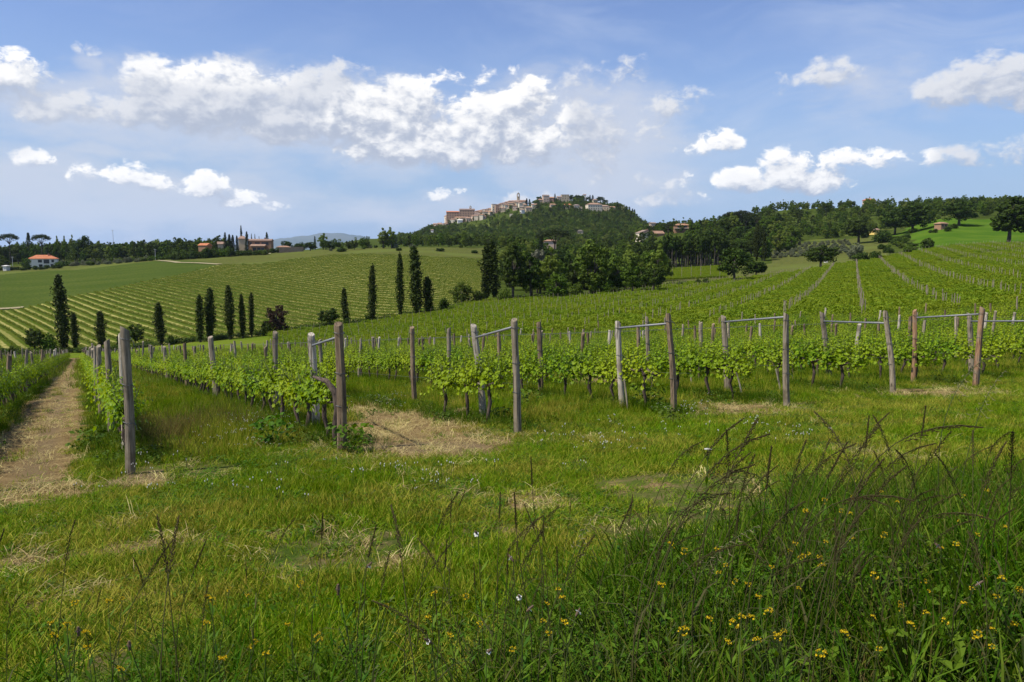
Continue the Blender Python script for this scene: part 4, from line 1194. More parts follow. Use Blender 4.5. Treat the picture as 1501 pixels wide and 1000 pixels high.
house_px(713, 353, 900, 9, 8, 4, 1.6, 'cream_wall', 'roof_tiles', 'gable', 'lonely cream house at the left foot of the town hill', R(10))
house_px(634, 341, 1250, 3.5, 6, 3.2, 1, 'white_wall', 'roof_tiles', 'gable', 'tiny white house low on the left flank of the town hill')
house_px(8, 392, 520, 5, 4, 1.6, 1, 'white_wall', 'white_wall', 'hip', 'small white dome-like hut at the left edge beside the hedge', name='hut')

# ------------------------------------------------------------------ hill town
WALLS = ['tan_wall', 'pink_wall', 'cream_wall', 'tan_wall', 'pink_wall', 'cream_wall']
TG = 'houses of the hill town'
def town(px0, px1, top, base, Y, wall, roof='roof_tiles', kind='hip', label=None, rz=0, d=11, rise=1.6, wins=0, name='town_house'):
    g_ = drop((px0 + px1) / 2, base, 1000, 1700)
    if 1150 < g_[1] < 1600: Y = g_[1]
    h = (base - top)
    w = (px1 - px0) * Y / F
    wl = []
    if wins:
        n = max(2, int(w / 4))
        for fl in range(wins):
            for i in range(n):
                wl.append(((i + .5) / n * w - w / 2, 1.5 + fl * 4, 1.0, 1.7, 'front'))
    return house_px((px0 + px1) / 2, base, Y, px1 - px0, d, h - rise, rise, wall, roof, kind, label, rz, TG, wins=wl, name=name)
town(655, 673, 310, 325, 1462, 'brick_wall', 'red_roof_tiles', 'gable', 'big brick-red block at the left end of the hill town', R(6), 16, 1.6, 4)
town(674, 696, 306.5, 322, 1468, 'brick_wall', 'roof_tiles', 'gable', 'larger brick block with the small square tower behind it', R(4), 16, 1.8, 4)
town(721, 727.5, 299.5, 313, 1455, 'cream_wall', 'roof_tiles', 'flat', 'left part of the upright fortress block in the hill town, coloured pale as its sunlit face', R(12), 10, .6, 3)  # sunlit left face of the tower block, brightness put into the wall colour
town(726, 731.5, 300.5, 312, 1462, 'brick_wall', 'roof_tiles', 'flat', 'right part of the fortress block, coloured dark as its shaded face', R(12), 9, .6, 2)  # shaded right face of the same tower block, painted with a darker wall
town(859, 880, 298, 308.5, 1440, 'cream_wall', 'roof_tiles', 'hip', 'large pale villa with wide hipped roof on the right brow of the town hill', R(10), 18, 2.6, 2)
town(876, 892, 301, 308, 1446, 'tan_wall', 'roof_tiles', 'hip', 'long low wing right of the large pale villa', R(-8), 12, 2.0, 1)
town(795, 804, 286, 298, 1470, 'pink_wall', 'roof_tiles', 'gable', 'tall pinkish house between trees on the hill crown', R(10), 11, 1.8, 2)
town(803, 813, 289, 297, 1475, 'brick_wall', 'roof_tiles', 'hip', 'brownish house right of the tall pinkish one', R(4), 11, 1.8, 1)
town(822, 833, 285.5, 293, 1480, 'tan_wall', 'roof_tiles', 'flat', 'flat-topped tan house among the pines on the summit', R(6), 12, .7, 2)
town(825, 837, 299, 305.5, 1440, 'cream_wall', 'red_roof_tiles', 'hip', 'small house with an orange roof under the summit pines', R(8), 9, 2.2, 1)
town(849, 852.5, 303, 309, 1440, 'tan_wall', 'roof_tiles', 'flat', 'narrow stone house left of the large pale villa', 0, 6, .5, 1)
town(909, 914, 303, 308, 1452, 'tan_wall', 'roof_tiles', 'flat', 'small tan building behind the right-hand cypresses', 0, 8, .5)
town(854, 858, 285, 290, 1490, 'white_wall', 'roof_tiles', 'gable', 'whitish gable peeping out behind the summit pines', 0, 8, 1.2)
town(671, 678, 322, 327, 1448, 'white_wall', 'white_wall', 'gable', 'bright white house at the lower edge of the old town', R(10), 8, 1.2)
town(763, 768, 307, 313, 1425, 'white_wall', 'roof_tiles', 'gable', 'white-fronted cottage on the wooded slope', R(18), 8, 1.4)
town(770, 779, 303, 310.5, 1430, 'tan_wall', 'roof_tiles', 'hip', 'tan house with terracotta roof right of the white cottage', R(8), 9, 1.9, 1)
town(747, 752, 313, 318, 1412, 'cream_wall', 'roof_tiles', 'flat', 'small cream house low in the trees below the town', 0, 7, .8)
for i, (x0, x1, tp, bs, wl, lb) in enumerate([(779, 787, 299, 306, 'cream_wall', 'pale house among trees below the campanile'), (787, 795, 292, 299, 'tan_wall', 'tan house left of the tall pinkish house'), (806, 814, 299, 305.5, 'pink_wall', 'pink house on the slope under the crown'), (840, 848, 300, 306, 'cream_wall', 'cream house right of the orange-roofed one'), (816, 822, 288, 295, 'pink_wall', 'small pink house between two crown trees'), (868, 874, 292, 298, 'tan_wall', 'tan house just above the large pale villa'), (893, 900, 303, 309, 'cream_wall', 'cream house right of the long low wing')]):
    town(x0, x1, tp, bs, 1452 - 12 * (bs > 304), wl, 'roof_tiles', 'hip' if i % 2 else 'gable', lb, .15, 9, 1.6, 1)
S_ = ([636, 655, 673, 697, 721, 731, 745, 769], [328.5, 317, 312, 311, 305.5, 301, 295.5, 294.5])
B_ = ([636, 655, 671, 690, 723, 731, 745, 769], [333, 332, 330, 325, 320, 313, 310, 309])
for lb, x0, x1, n in [('little house of the lowest row at the left tip of the hill town', 637, 655, 11), ('house crowded below the big brick blocks', 655, 697, 26),
                      ('house packed between the brick blocks and the fortress block', 697, 722, 24), ('house packed between the fortress block and the campanile', 731, 770, 34)]:
    for i in range(n):
        px = x0 + (i + rng.uniform(.1, .9)) * (x1 - x0) / n
        s = np.interp(px, *S_); b = np.interp(px, *B_)
        f = rng.uniform(0, 1) if i % 2 else 0
        base = s + 6 + f * max(0, b - s - 6) if x0 > 640 else np.interp(px, *B_) + rng.uniform(-1, .5)
        w = rng.uniform(4.5, 8); top = base - rng.uniform(5.2, 8.0) * (1 if x0 > 640 else .72)
        town(px - w / 2, px + w / 2, max(top, s - 1), base, 1490 - (base - s) * 3.2, WALLS[int(rng.integers(0, 6))], 'roof_tiles', 'hip' if rng.uniform() < .5 else 'gable', lb, rng.uniform(-.4, .4), rng.uniform(8, 12), rng.uniform(1.0, 1.7), 1 if w > 6 else 0)
# bell towers
def tower(px, top, base, wpx, Y, label, spire):
    p = onground(px, Y); p[2] = pt(px, base, Y)[2]
    u = Y / F; h = (base - top) * u; w = wpx * u
    r = empty('bell_tower', p, R(10))
    mb = MB(); mb.box(-w / 2, w / 2, -w / 2, w / 2, -2, h * .62); mb.box(-w * .56, w * .56, -w * .56, w * .56, h * .62, h * .66)
    link('shaft', mb.build('shaft', 'tan_wall'), r)
    mb = MB(); a = w * .4
    for sx in (-1, 1):
        for sy in (-1, 1): mb.box(sx * a - .45, sx * a + .45, sy * a - .45, sy * a + .45, h * .66, h * .84)
    mb.box(-w * .46, w * .46, -w * .46, w * .46, h * .84, h * .88)
    link('belfry', mb.build('belfry', 'tan_wall'), r)
    mb = MB(); b = w * .44; mb.add([(-b, -b, h * .88), (b, -b, h * .88), (b, b, h * .88), (-b, b, h * .88), (0, 0, h if spire else h * .98)], [(0, 1, 4), (1, 2, 4), (2, 3, 4), (3, 0, 4)])
    link('roof', mb.build('roof', 'stone_wall'), r)
    tag(r, label, 'tower')
tower(759.7, 282.5, 300, 3.8, 1475, 'slender bell tower rising above the hill town', True)
tower(690, 301.5, 312, 2.6, 1480, 'short square bell tower behind the brick blocks', False)
mb = MB()
L_ = 15 * 1440 / F
for j in range(12): mb.box(-L_ / 2 + L_ * j / 12, -L_ / 2 + L_ * (j + .98) / 12, -.6, .6, -2, 3.4 + .15 * (j % 2))
p = onground(663.5, 1440); p[2] = pt(663.5, 330, 1440)[2]
tag(link('town_wall', mb.build('town_wall', 'cream_wall'), None, p, R(8)), 'pale retaining wall under the left houses of the hill town', 'wall')

# utility poles
for px, base, top, Y, lb in [(167, 366, 337, 640, 'tall concrete utility pole on the left skyline'), (17.5, 394, 376, 530, 'wooden utility pole by the hedge at the left edge'), (227.5, 381, 365, 560, 'short utility pole at the end of the hedge on the green field'),
                             (458.5, 0, 0, 0, '')]:
    if Y == 0: continue
    p = onground(px, Y)
    h = pt(px, top, Y)[2] - p[2]
    r = empty('utility_pole', p)
    mb = MB(); mb.tube([(0, 0, -.5), (0, 0, h)], [.22, .13], 8); link('pole', mb.build('pole', 'concrete'), r)
    mb = MB(); mb.box(-.9, .9, -.06, .06, h - .6, h - .45)
    for x in (-.8, 0, .8): mb.tube([(x, 0, h - .45), (x, 0, h - .2)], .05, 6)
    link('crossarm', mb.build('crossarm', 'concrete'), r)
    tag(r, lb, 'utility pole')
# ------------------------------------------------------------------ posts of the near vineyard
ROWQ = {0: .52, 1: 3.45, 2: 6.45, 3: 9.95, 4: 12.55, 5: 16.0, 6: 18.7, 7: 21.3}
for i in range(8, 34): ROWQ[i] = 21.3 + 2.9 * (i - 7)
for i in range(1, 13): ROWQ[-i] = -1.85 - 2.9 * (i - 1)
T0 = 11.2
def rowpt(q, t):
    p = RN * q + RD * t
    return np.array([p[0], p[1], Hf(p[0], p[1])])
def s_of(p): return p[0] / max(p[1], .1)

def post_mesh(r, h, seed, lean=(0, 0), rough=.07, n=11):
    """weathered split post: uneven section, tapered, slightly crooked, worn sloping top"""
    g = np.random.default_rng(seed)
    mb = MB()
    zs = [-.35, 0, .02, .3, .6, .9, 1.2, 1.5, h - .09, h - .012, h]
    zs = [z for z in zs if z <= h]
    sec = 1 + g.uniform(-rough, rough, n)
    vs = []
    bx, by = g.uniform(-.02, .02, 2)
    for i, z in enumerate(zs):
        t = max(0, z) / h
        f = 1.12 - .2 * t if z < h - .005 else .86
        cx = lean[0] * t + bx * math.sin(t * 4); cy = lean[1] * t + by * math.sin(t * 5)
        for j in range(n):
            a = 2 * PI * j / n
            rr = r * f * sec[j] * (1 + g.uniform(-.04, .04))
            zz = z + (.03 * math.cos(a + seed) if z > h - .1 else 0)
            vs.append((cx + math.cos(a) * rr, cy + math.sin(a) * rr, zz))
    m_ = len(zs)
    f = [(i * n + j, i * n + (j + 1) % n, (i + 1) * n + (j + 1) % n, (i + 1) * n + j) for i in range(m_ - 1) for j in range(n)]
    f.append(tuple((m_ - 1) * n + j for j in range(n)))
    mb.add(vs, f)
    return mb
PG = 'wooden posts of the near vineyard'
EXPL = []
def big_post(px, py, tx, ty, w, mat, label, wire=True):
    b = drop(px, py, 4, 200)
    top = pt(tx, ty, b[1])
    h = top[2] - b[2]
    r = w / F * b[1] / 2 * .83
    mb = post_mesh(r, h, int(px), (top[0] - b[0], 0))
    o = link('wooden_post', mb.build('wooden_post', mat, True), None, b)
    tag(o, label, 'post', PG)
    if wire:            # tie wires wound round the post
        wb = MB()
        for f in (.36, .62, .93):
            z = h * f; cx = (top[0] - b[0]) * f
            ring = [(cx + math.cos(t) * r * 1.13, math.sin(t) * r * 1.13, z + .012 * math.sin(t * 2)) for t in np.linspace(0, 2 * PI, 15)]
            wb.tube(ring, .005, 4)
            wb.tube([(cx + r, 0, z), (cx + r + .05, -.02, z - .04), (cx + r + .06, -.02, z - .1)], .004, 4)
        link('tie_wire', wb.build('tie_wire', 'wire_metal'), o)
    EXPL.append(b)
    return b, top, r
E = {}
for key, a in dict(
    o0=(191, 695, 183.5, 481, 15.5, 'grey_wood', 'thick grey end post nearest the camera, beside the dirt path'),
    i0=(183.5, 662, 178, 489, 10, 'pale_wood', 'pale post hidden close behind the nearest thick grey end post'),
    o1=(501, 661, 496.5, 475, 16, 'brown_wood', 'dark brown end post with a vine trunk at its foot'),
    i1=(463, 627, 457, 490, 13, 'pale_wood', 'whitish split post joined by a bar to the dark brown end post'),
    o2=(759, 634, 754, 469, 13, 'grey_wood', 'smooth grey end post standing in the middle of the picture'),
    i2=(708.5, 614, 695, 477, 12, 'pale_wood', 'leaning pale post joined by a bar to the middle end post'),
    o3=(988, 607, 980.5, 461, 10.5, 'brown_wood', 'leaning brown end post with a yellow-green shoot at its foot'),
    i3=(913, 600, 905, 472, 10, 'pale_wood', 'pale grey post left of the leaning brown end post'),
    o4=(1153.5, 596, 1152, 460, 10.5, 'grey_wood', 'straight pale grey end post with reddish earth at its foot'),
    i4=(1066, 577, 1061, 464, 10, 'grey_wood', 'grey post joined to the straight pale grey end post'),
    o5=(1309, 577, 1299, 457, 9.5, 'grey_wood', 'twisted grey end post leaning left, fifth end post from the dirt path'),
    i5=(1216, 557, 1205, 458, 9.5, 'grey_wood', 'strongly leaning grey post with pale canes at its foot'),
    o6=(1430, 567, 1440, 451, 9.5, 'red_wood', 'orange-brown end post leaning right with peeling bark'),
    i6=(1338, 563, 1342, 455, 7.5, 'red_wood', 'thin reddish post joined by a bar to the orange-brown end post'),
    i7=(1424, 552, 1421, 460, 8.5, 'grey_wood', 'grey post behind the orange-brown leaning end post'),
    o7=(1524, 562, 1524, 458, 10, 'grey_wood', 'end post just outside the right picture edge'),
    m2=(608, 592, 603.5, 480, 8.5, 'brown_wood', 'lone thin reddish brown post in the gap without vines'),
    m3=(660, 566, 657.5, 481, 7.5, 'grey_wood', 'slender grey post behind the gap without vines'),
    n3=(793, 578, 790, 473, 9, 'brown_wood', 'brownish post between the middle end post and the pale post left of the brown one'),
    n1=(406, 603, 403.5, 487, 9, 'grey_wood', 'grey post rising from the vines left of the whitish split post'),
    p4=(951, 566, 948, 465, 7, 'grey_wood', 'thin grey post seen behind the bar of the leaning brown end post')).items():
    E[key] = big_post(*a)
def brace(a, b, fa, fb, label):
    pa = E[a][0] + (E[a][1] - E[a][0]) * fa; pb = E[b][0] + (E[b][1] - E[b][0]) * fb
    d = (pb - pa); d /= np.linalg.norm(d)
    mb = MB(); mb.tube([pa - d * .02, pb + d * .02], .021, 8)
    o = link('brace_bar', mb.build('brace_bar', 'galvanised_metal', True))
    tag(o, label, 'metal bar', 'metal brace bars between end posts')
brace('i1', 'o1', .88, .90, 'short metal brace bar at the dark brown end post')
brace('i2', 'o2', .87, .94, 'rising metal brace bar at the middle end post')
brace('i3', 'o3', .93, .91, 'metal brace bar at the leaning brown end post')
brace('i4', 'o4', .93, .965, 'metal brace bar at the straight pale grey end post')
brace('i5', 'o5', .87, .86, 'level metal brace bar at the twisted grey end post')
brace('i6', 'o6', .90, .92, 'metal brace bar at the orange-brown leaning end post')
brace('i7', 'o7', .88, .88, 'metal brace bar running out of the picture at the right')
# twisted wire between the first pair and its neighbour along the path
for px, y0_, x1_, y1_, w, lb in [(163, 640, 157.5, 499, 11, 'second grey post behind the nearest end post, along the path'), (149, 612, 144.5, 507, 9, 'third grey post behind the nearest end post, along the path'), (141, 596, 138.5, 508, 5, 'slim grey post in the path-side row behind the third post')]:
    big_post(px, y0_, x1_, y1_, w, 'grey_wood', lb, False)

EXA = np.array(EXPL)
PMESH = [post_mesh(.055 + .012 * (i % 3), 1.62 + .09 * (i % 4), 900 + i, rng.uniform(-.12, .12, 2)).build('wooden_post', ['grey_wood', 'brown_wood', 'grey_wood', 'grey_wood', 'brown_wood', 'pale_wood'][i], True) for i in range(6)]
allp = []
for k_, q in ROWQ.items():
    t = T0 + (5.2 if 0 <= k_ <= 7 else 0)
    while True:
        t += 7.6
        tj = t + rng.uniform(-.5, .5)
        p = rowpt(q, tj)
        if p[1] > VEND(s_of(p)): break
        if p[1] < 5 or abs(s_of(p)) > .95: continue
        if np.min(np.hypot(EXA[:, 0] - p[0], EXA[:, 1] - p[1])) < 1.6: continue
        allp.append((p, k_))
    if k_ < 0 or k_ > 7: allp.append((rowpt(q, T0 + rng.uniform(-.3, .3)), k_))
inview = [a for a in allp if abs(s_of(a[0])) < .68]
inview.sort(key=lambda a: a[0][1])
near_p = inview[:255]
nid = {id(a) for a in near_p}
rest = [a for a in allp if id(a) not in nid]
ROWLAB = {0: 'row along the right side of the dirt path', 1: 'row ending at the dark brown end post', 2: 'row ending at the middle end post', 3: 'row ending at the leaning brown end post',
          4: 'row ending at the straight pale grey end post', 5: 'row ending at the twisted grey end post', 6: 'row ending at the orange-brown end post', 7: 'row just right of the orange-brown end post'}
def rowlab(k_):
    return ROWLAB.get(k_, 'rows left of the dirt path' if k_ < 0 else 'rows far behind, right of the orange-brown end post')
for p, k_ in near_p:
    o = link('wooden_post', PMESH[int(rng.integers(0, 6))], None, p, rng.uniform(0, 6.28), (1, 1, rng.uniform(.9, 1.08)))
    tag(o, 'weathered trellis post within the ' + rowlab(k_), 'post', 'trellis posts in the ' + rowlab(k_))
rp = np.array([a[0] for a in rest])
scatter('distant_vineyard_posts', protos('far_post', PMESH), rp[:, 0], rp[:, 1], rp[:, 2], rng.uniform(0, 6.28, len(rp)), rng.uniform(.92, 1.05, len(rp)))
# thin pale canes leaning by the end posts
for (bx, by, tx, ty), lb in zip([(1088, 581, 1078, 541), (1145, 578, 1137, 541), (920, 604, 915, 556), (1014, 571, 1010, 527), (1221, 554, 1211, 525), (1238, 545, 1228, 500)],
                                ['leaning pale cane left of the straight grey end post', 'pale cane close beside the straight grey end post', 'pale split stake at the foot of the pale grey post', 'pale cane between the brown post and the next pair', 'pale cane at the foot of the strongly leaning post', 'thin cane behind the strongly leaning post']):
    b = drop(bx, by, 5, 100); t = pt(tx, ty, b[1])
    mb = MB(); mb.tube([b - (0, 0, .2), b, (b + t) / 2 + (.01, 0, 0), t], [.021, .021, .019, .015], 7, jit=.1)
    tag(link('cane', mb.build('cane', 'cane', True)), lb, 'stake', 'pale canes by the vine rows')
# trellis wires
for k_ in range(0, 8):
    q = ROWQ[k_]
    ts = np.arange(T0 + .05, 62, 5.4)
    for z, nm in ((1.62, 'upper'), (.78, 'lower')):
        pts_ = [rowpt(q, t) + (0, 0, z + (.0 if i % 2 else .02)) for i, t in enumerate(ts)]
        mb = MB(); mb.tube(pts_, .0018, 4)
        tag(link('trellis_wire', mb.build('trellis_wire', 'wire_metal')), nm + ' trellis wire of the ' + ROWLAB[k_], 'wire', 'trellis wires')

# ------------------------------------------------------------------ grapevines
LEAFP = [(0, -.25), (.32, -.52), (.62, -.22), (.52, .12), (.86, .3), (.42, .5), (0, 1.0), (-.42, .5), (-.86, .3), (-.52, .12), (-.62, -.22), (-.32, -.52)]
def vine_leaf_set(mb, C, Nn, size, mi=0):
    for c, n_, s_ in zip(C, Nn, size):
        n_ = n_ / np.linalg.norm(n_)
        down = np.array([rng.normal() * .5, rng.normal() * .5, -1.0]); a = down - n_ * down.dot(n_); a /= np.linalg.norm(a)
        b = np.cross(n_, a)
        v = [c - n_ * s_ * .12] + [c + (b * x + a * y) * s_ + n_ * s_ * .10 * (abs(x) - .3) for x, y in LEAFP]
        mb.add(v, [(0, i + 1, (i + 1) % 12 + 1) for i in range(12)], mi)
def vine(dens=1.0, h0=.58, h1=1.30):
    tb = MB(); fb = MB()
    x0 = rng.uniform(-.12, .12)
    tb.tube([(x0, 0, -.15), (x0 + rng.uniform(-.05, .05), rng.uniform(-.04, .04), .2), (x0 + rng.uniform(-.09, .09), rng.uniform(-.05, .05), .45), (x0, 0, .7), (x0 + .02, 0, .78)],
            [.04, .028, .034, .03, .042], 8, jit=.25)
    for sg in (-1, 1):
        tb.tube([(x0, 0, .74), (x0 + sg * .15, rng.uniform(-.03, .03), .82), (x0 + sg * .35, rng.uniform(-.03, .03), .78), (x0 + sg * .52, 0, .8)], [.045, .032, .026, .016], 7, jit=.2)
    C, Nn, S = [], [], []
    nsh = int(21 * dens)
    for i in range(nsh):
        x = -.52 + 1.04 * (i + rng.uniform(.1, .9)) / nsh
        top = rng.uniform(h1 - .34, h1 + .06) + (rng.uniform(0, .22) if i % 5 == 0 else 0)
        lx, ly = rng.uniform(-.16, .16), rng.normal() * .12
        tip = np.array([x + lx, ly, top]); base = np.array([x, 0, .8])
        tb.tube([base, (base + tip) / 2 + (rng.uniform(-.03, .03), rng.uniform(-.03, .03), 0), tip], [.008, .007, .004], 4, 1)
        nl = int(21 * (top - .6) / .9)
        for j in range(nl):
            t = j / (nl - 1)
            an = j * 2.4 + rng.uniform(-.6, .6)
            p = base * (1 - t) + tip * t
            o = np.array([math.cos(an) * .6, math.sin(an), rng.uniform(-.15, .15)])
            C.append(p + o * rng.uniform(.05, .19) * (1.2 - .5 * t)); S.append(rng.uniform(.036, .064) * (1.1 - .5 * t**2))
            n_ = o * .8 + np.array([0, 0, rng.uniform(.2, 1.0)]) + rng.normal(size=3) * .25
            Nn.append(n_)
    for i in range(int(90 * dens)):
        x = rng.uniform(-.55, .55); y = rng.normal() * .16
        C.append(np.array([x, y, rng.uniform(h0, 1.0)])); S.append(rng.uniform(.04, .066)); Nn.append(np.array([rng.normal() * .4, math.copysign(1, y), rng.uniform(0, .7)]))
    vine_leaf_set(fb, C, Nn, S)
    return tb.build('trunk', ['vine_bark', 'green_stem'], True), fb.build('foliage', 'vine_leaf')
VINES = [vine() for _ in range(6)]
SMALLV = vine(.4, .5, 1.15)
cand = []
for k_, q in ROWQ.items():
    t = T0 + .5
    while True:
        t += 1.0
        p = rowpt(q, t + rng.uniform(-.1, .1))
        if p[1] > VEND(s_of(p)): break
        if p[1] < 5 or abs(s_of(p)) > 1.0: continue
        if k_ == 2 and 14.8 < t < 21.2: continue
        if k_ == 3 and 11 < t < 13.4: continue
        if rng.uniform() < .03: continue
        cand.append((p, k_))
vis = [c for c in cand if abs(s_of(c[0])) < .67]
vis.sort(key=lambda c: c[0][1])
near_v = vis[:275]
nid = {id(c) for c in near_v}
rest_v = [c for c in cand if id(c) not in nid]
ROWAZ = math.atan2(RD[1], RD[0])
for p, k_ in near_v:
    tm, fm = VINES[int(rng.integers(0, 6))]
    sc_ = (rng.uniform(.95, 1.1), rng.uniform(.85, 1.15), rng.uniform(.82, .98))
    r = empty('grapevine', p, ROWAZ + (PI if rng.uniform() < .5 else 0), sc_)
    link('trunk', tm, r); link('foliage', fm, r)
    tag(r, 'leafy light green grapevine in the ' + rowlab(k_), 'grapevine', 'grapevines in the ' + rowlab(k_))
r = empty('grapevine', rowpt(ROWQ[3], 12.6), ROWAZ); link('trunk', SMALLV[0], r); link('foliage', SMALLV[1], r)
tag(r, 'small young grapevine between the pale post and the leaning brown end post', 'grapevine')
def joined(tm, fm, extra=None):
    v1 = np.array([v.co for v in tm.vertices]); f1 = [tuple(p.vertices) for p in tm.polygons]
    v2 = np.array([v.co for v in fm.vertices]); f2 = [tuple(i + len(v1) for i in p.vertices) for p in fm.polygons]
    return mesh_of('vine', np.concatenate([v1, v2]), f1 + f2, ['vine_bark', 'vine_leaf'], [0] * len(f1) + [1] * len(f2))
VP = protos('row_vine', [joined(*VINES[i]) for i in range(4)])
vp = np.array([c[0] for c in rest_v])
scatter('distant_grapevines', VP, vp[:, 0], vp[:, 1], vp[:, 2], ROWAZ + rng.integers(0, 2, len(vp)) * PI,
        np.stack([rng.uniform(.95, 1.15, len(vp)), rng.uniform(.9, 1.25, len(vp)), rng.uniform(.78, .96, len(vp))], 1))

# hedged vine rows of the far fields
def hedge(L_, n, z0, z1, th, size, mat='far_vine_leaf'):
    mb = MB()
    x = rng.uniform(-L_ / 2, L_ / 2, n)
    prof_ = np.interp(x, np.linspace(-L_ / 2, L_ / 2, 9), rng.uniform(.75, 1.1, 9))
    z = z0 + (z1 - z0) * rng.uniform(0, 1, n)**.8 * prof_
    y = rng.normal(size=n) * th
    nb = np.stack([np.zeros(n), np.sign(y), rng.uniform(.2, 1.2, n)], 1); nb /= np.linalg.norm(nb, axis=1)[:, None]
    mb.leaves(np.stack([x, y, z], 1), size, nb, .5, .8)
    return mb.build('hedge', mat)
HP = protos('field_vine', [hedge(4.2, 520, .2, 1.12, .38, .095) for _ in range(4)])
HP2 = protos('hillside_vine', [hedge(4.2, 120, .25, .95, .14, .12, 'hillside_vine_leaf') for _ in range(4)])
# right-hand field: rows across the slope
FD = np.array([.92, -.392]); FN = np.array([.392, .92])
na = np.arange(-20, 480, 2.75); bb = np.arange(-420, 420, 4.0)
A, B = np.meshgrid(na, bb)
A = A + rng.uniform(-.08, .08, A.shape)
X = (FN[0] * A + FD[0] * B).ravel(); Y = (FN[1] * A + FD[1] * B).ravel()
S = X / np.maximum(Y, 1)
ok = (Y > VEND(S) * 1.07) & (Y < BROOK(S) * .985) & (np.abs(S) < .8) & (S > -.30)
trk0, trk1 = drop(1300, 404, 60)[:2], drop(1520, 361, 60)[:2]
td = (trk1 - trk0) / np.linalg.norm(trk1 - trk0)
ok &= ~((np.abs((X - trk0[0]) * -td[1] + (Y - trk0[1]) * td[0]) < 2.6) & ((X - trk0[0]) * td[0] + (Y - trk0[1]) * td[1] > -20))
X, Y = X[ok], Y[ok]
scatter('far_vineyard_rows', HP, X, Y, H(X, Y), math.atan2(FD[1], FD[0]), np.stack([np.ones(len(X)) * 1.03, rng.uniform(.85, 1.25, len(X)), rng.uniform(.8, 1.12, len(X))], 1))
TP = MB(); TP.tube([(0, 0, -.2), (0, 0, 1.9)], [.05, .04], 5)
TPP = protos('field_post', [TP.build('field_post', 'grey_wood')])
A, B = np.meshgrid(na, np.arange(-420, 420, 7.8))
A = A - 1e-3; B = B + rng.uniform(-.25, .25, B.shape)
X = (FN[0] * A + FD[0] * B).ravel(); Y = (FN[1] * A + FD[1] * B).ravel(); S = X / np.maximum(Y, 1)
ok = (Y > VEND(S) * 1.07) & (Y < BROOK(S) * .985) & (np.abs(S) < .8) & (S > -.30)
X, Y = X[ok], Y[ok]
scatter('far_vineyard_posts', TPP, X, Y, H(X, Y), 0, rng.uniform(.85, 1.1, len(X)), tilt=.05)
# end posts along the crest of that field
ss = np.arange(.05, .72, .0042); yy = BROOK(ss) * .988; xx = ss * yy
scatter('crest_end_posts', TPP, xx, yy, H(xx, yy), 0, rng.uniform(.85, 1.1, len(xx)), tilt=.08)
# hillside rows running down the slope
nq = np.arange(-130, 140) * SPER; bb = np.arange(-100, 760, 4.0)
A, B = np.meshgrid(nq, bb)
X = (SN[0] * A + SD[0] * B).ravel(); Y = (SN[1] * A + SD[1] * B).ravel(); S = X / np.maximum(Y, 1)
ok = (Y > BROOK(S) * 1.02) & (Y < STRIPE_TOP(S) * .99) & (S < tan_of(708, 400)[0]) & (S > -.85)
X, Y = X[ok], Y[ok]
scatter('hillside_vineyard_rows', HP2, X, Y, H(X, Y), math.atan2(SD[1], SD[0]), np.stack([np.ones(len(X)) * 1.03, rng.uniform(.85, 1.3, len(X)), rng.uniform(.8, 1.1, len(X))], 1))
# small staked vineyard beyond the crest: pale post lines
o_ = [onground(px, Y) for px in np.arange(958, 1062, 14.0) for Y in np.arange(305, 398, 4.0)]
o_ = np.array(o_)
scatter('staked_vineyard_posts', TPP, o_[:, 0], o_[:, 1], o_[:, 2], 0, rng.uniform(.9, 1.1, len(o_)), tilt=.05)
o_ = np.array([onground(px, Y) for px in np.arange(950, 1066, 2.2) for Y in np.arange(303, 398, 3.0)])
scatter('staked_vineyard_rows', HP, o_[:, 0], o_[:, 1], o_[:, 2], rng.uniform(0, .3, len(o_)), np.stack([np.ones(len(o_)) * .35, np.ones(len(o_)), rng.uniform(.8, 1.0, len(o_))], 1))

# ------------------------------------------------------------------ grass
def blades(n, rad, h, w, lean, mat, curve=.5, droop=0.0):
    """a tuft of curved tapering blades as one mesh"""
    an = rng.uniform(0, 2 * PI, n); rr = rad * np.sqrt(rng.uniform(0, 1, n))
    root = np.stack([np.cos(an) * rr, np.sin(an) * rr, np.zeros(n)], 1)
    la = rng.uniform(0, 2 * PI, n); ld = np.stack([np.cos(la), np.sin(la), np.zeros(n)], 1)
    hh = h * rng.uniform(.45, 1.15, n); le = lean * rng.uniform(.2, 1.3, n)
    ww = w * rng.uniform(.6, 1.3, n)
    fa = rng.uniform(0, 2 * PI, n); wd = np.stack([np.cos(fa), np.sin(fa), np.zeros(n)], 1)
    V = []
    for t, wf in ((-.08, 1), (.35, .95), (.7, .65), (1.0, 0)):
        c = root + np.array([0, 0, 1.0]) * (hh * (t - droop * t**3))[:, None] + ld * (hh * le * (curve * max(t, 0)**2 + (1 - curve) * max(t, 0)))[:, None]
        if wf: V += [c - wd * (ww * wf)[:, None] / 2, c + wd * (ww * wf)[:, None] / 2]
        else: V.append(c)
    V = np.stack(V, 1).reshape(-1, 3)
    b = np.arange(n)[:, None] * 7
    q = np.concatenate([b + np.array([[0, 1, 3, 2]]), b + np.array([[2, 3, 5, 4]])])
    t3 = b + np.array([[4, 5, 6]])
    return mesh_of('grass', V, q.tolist() + t3.tolist(), mat)
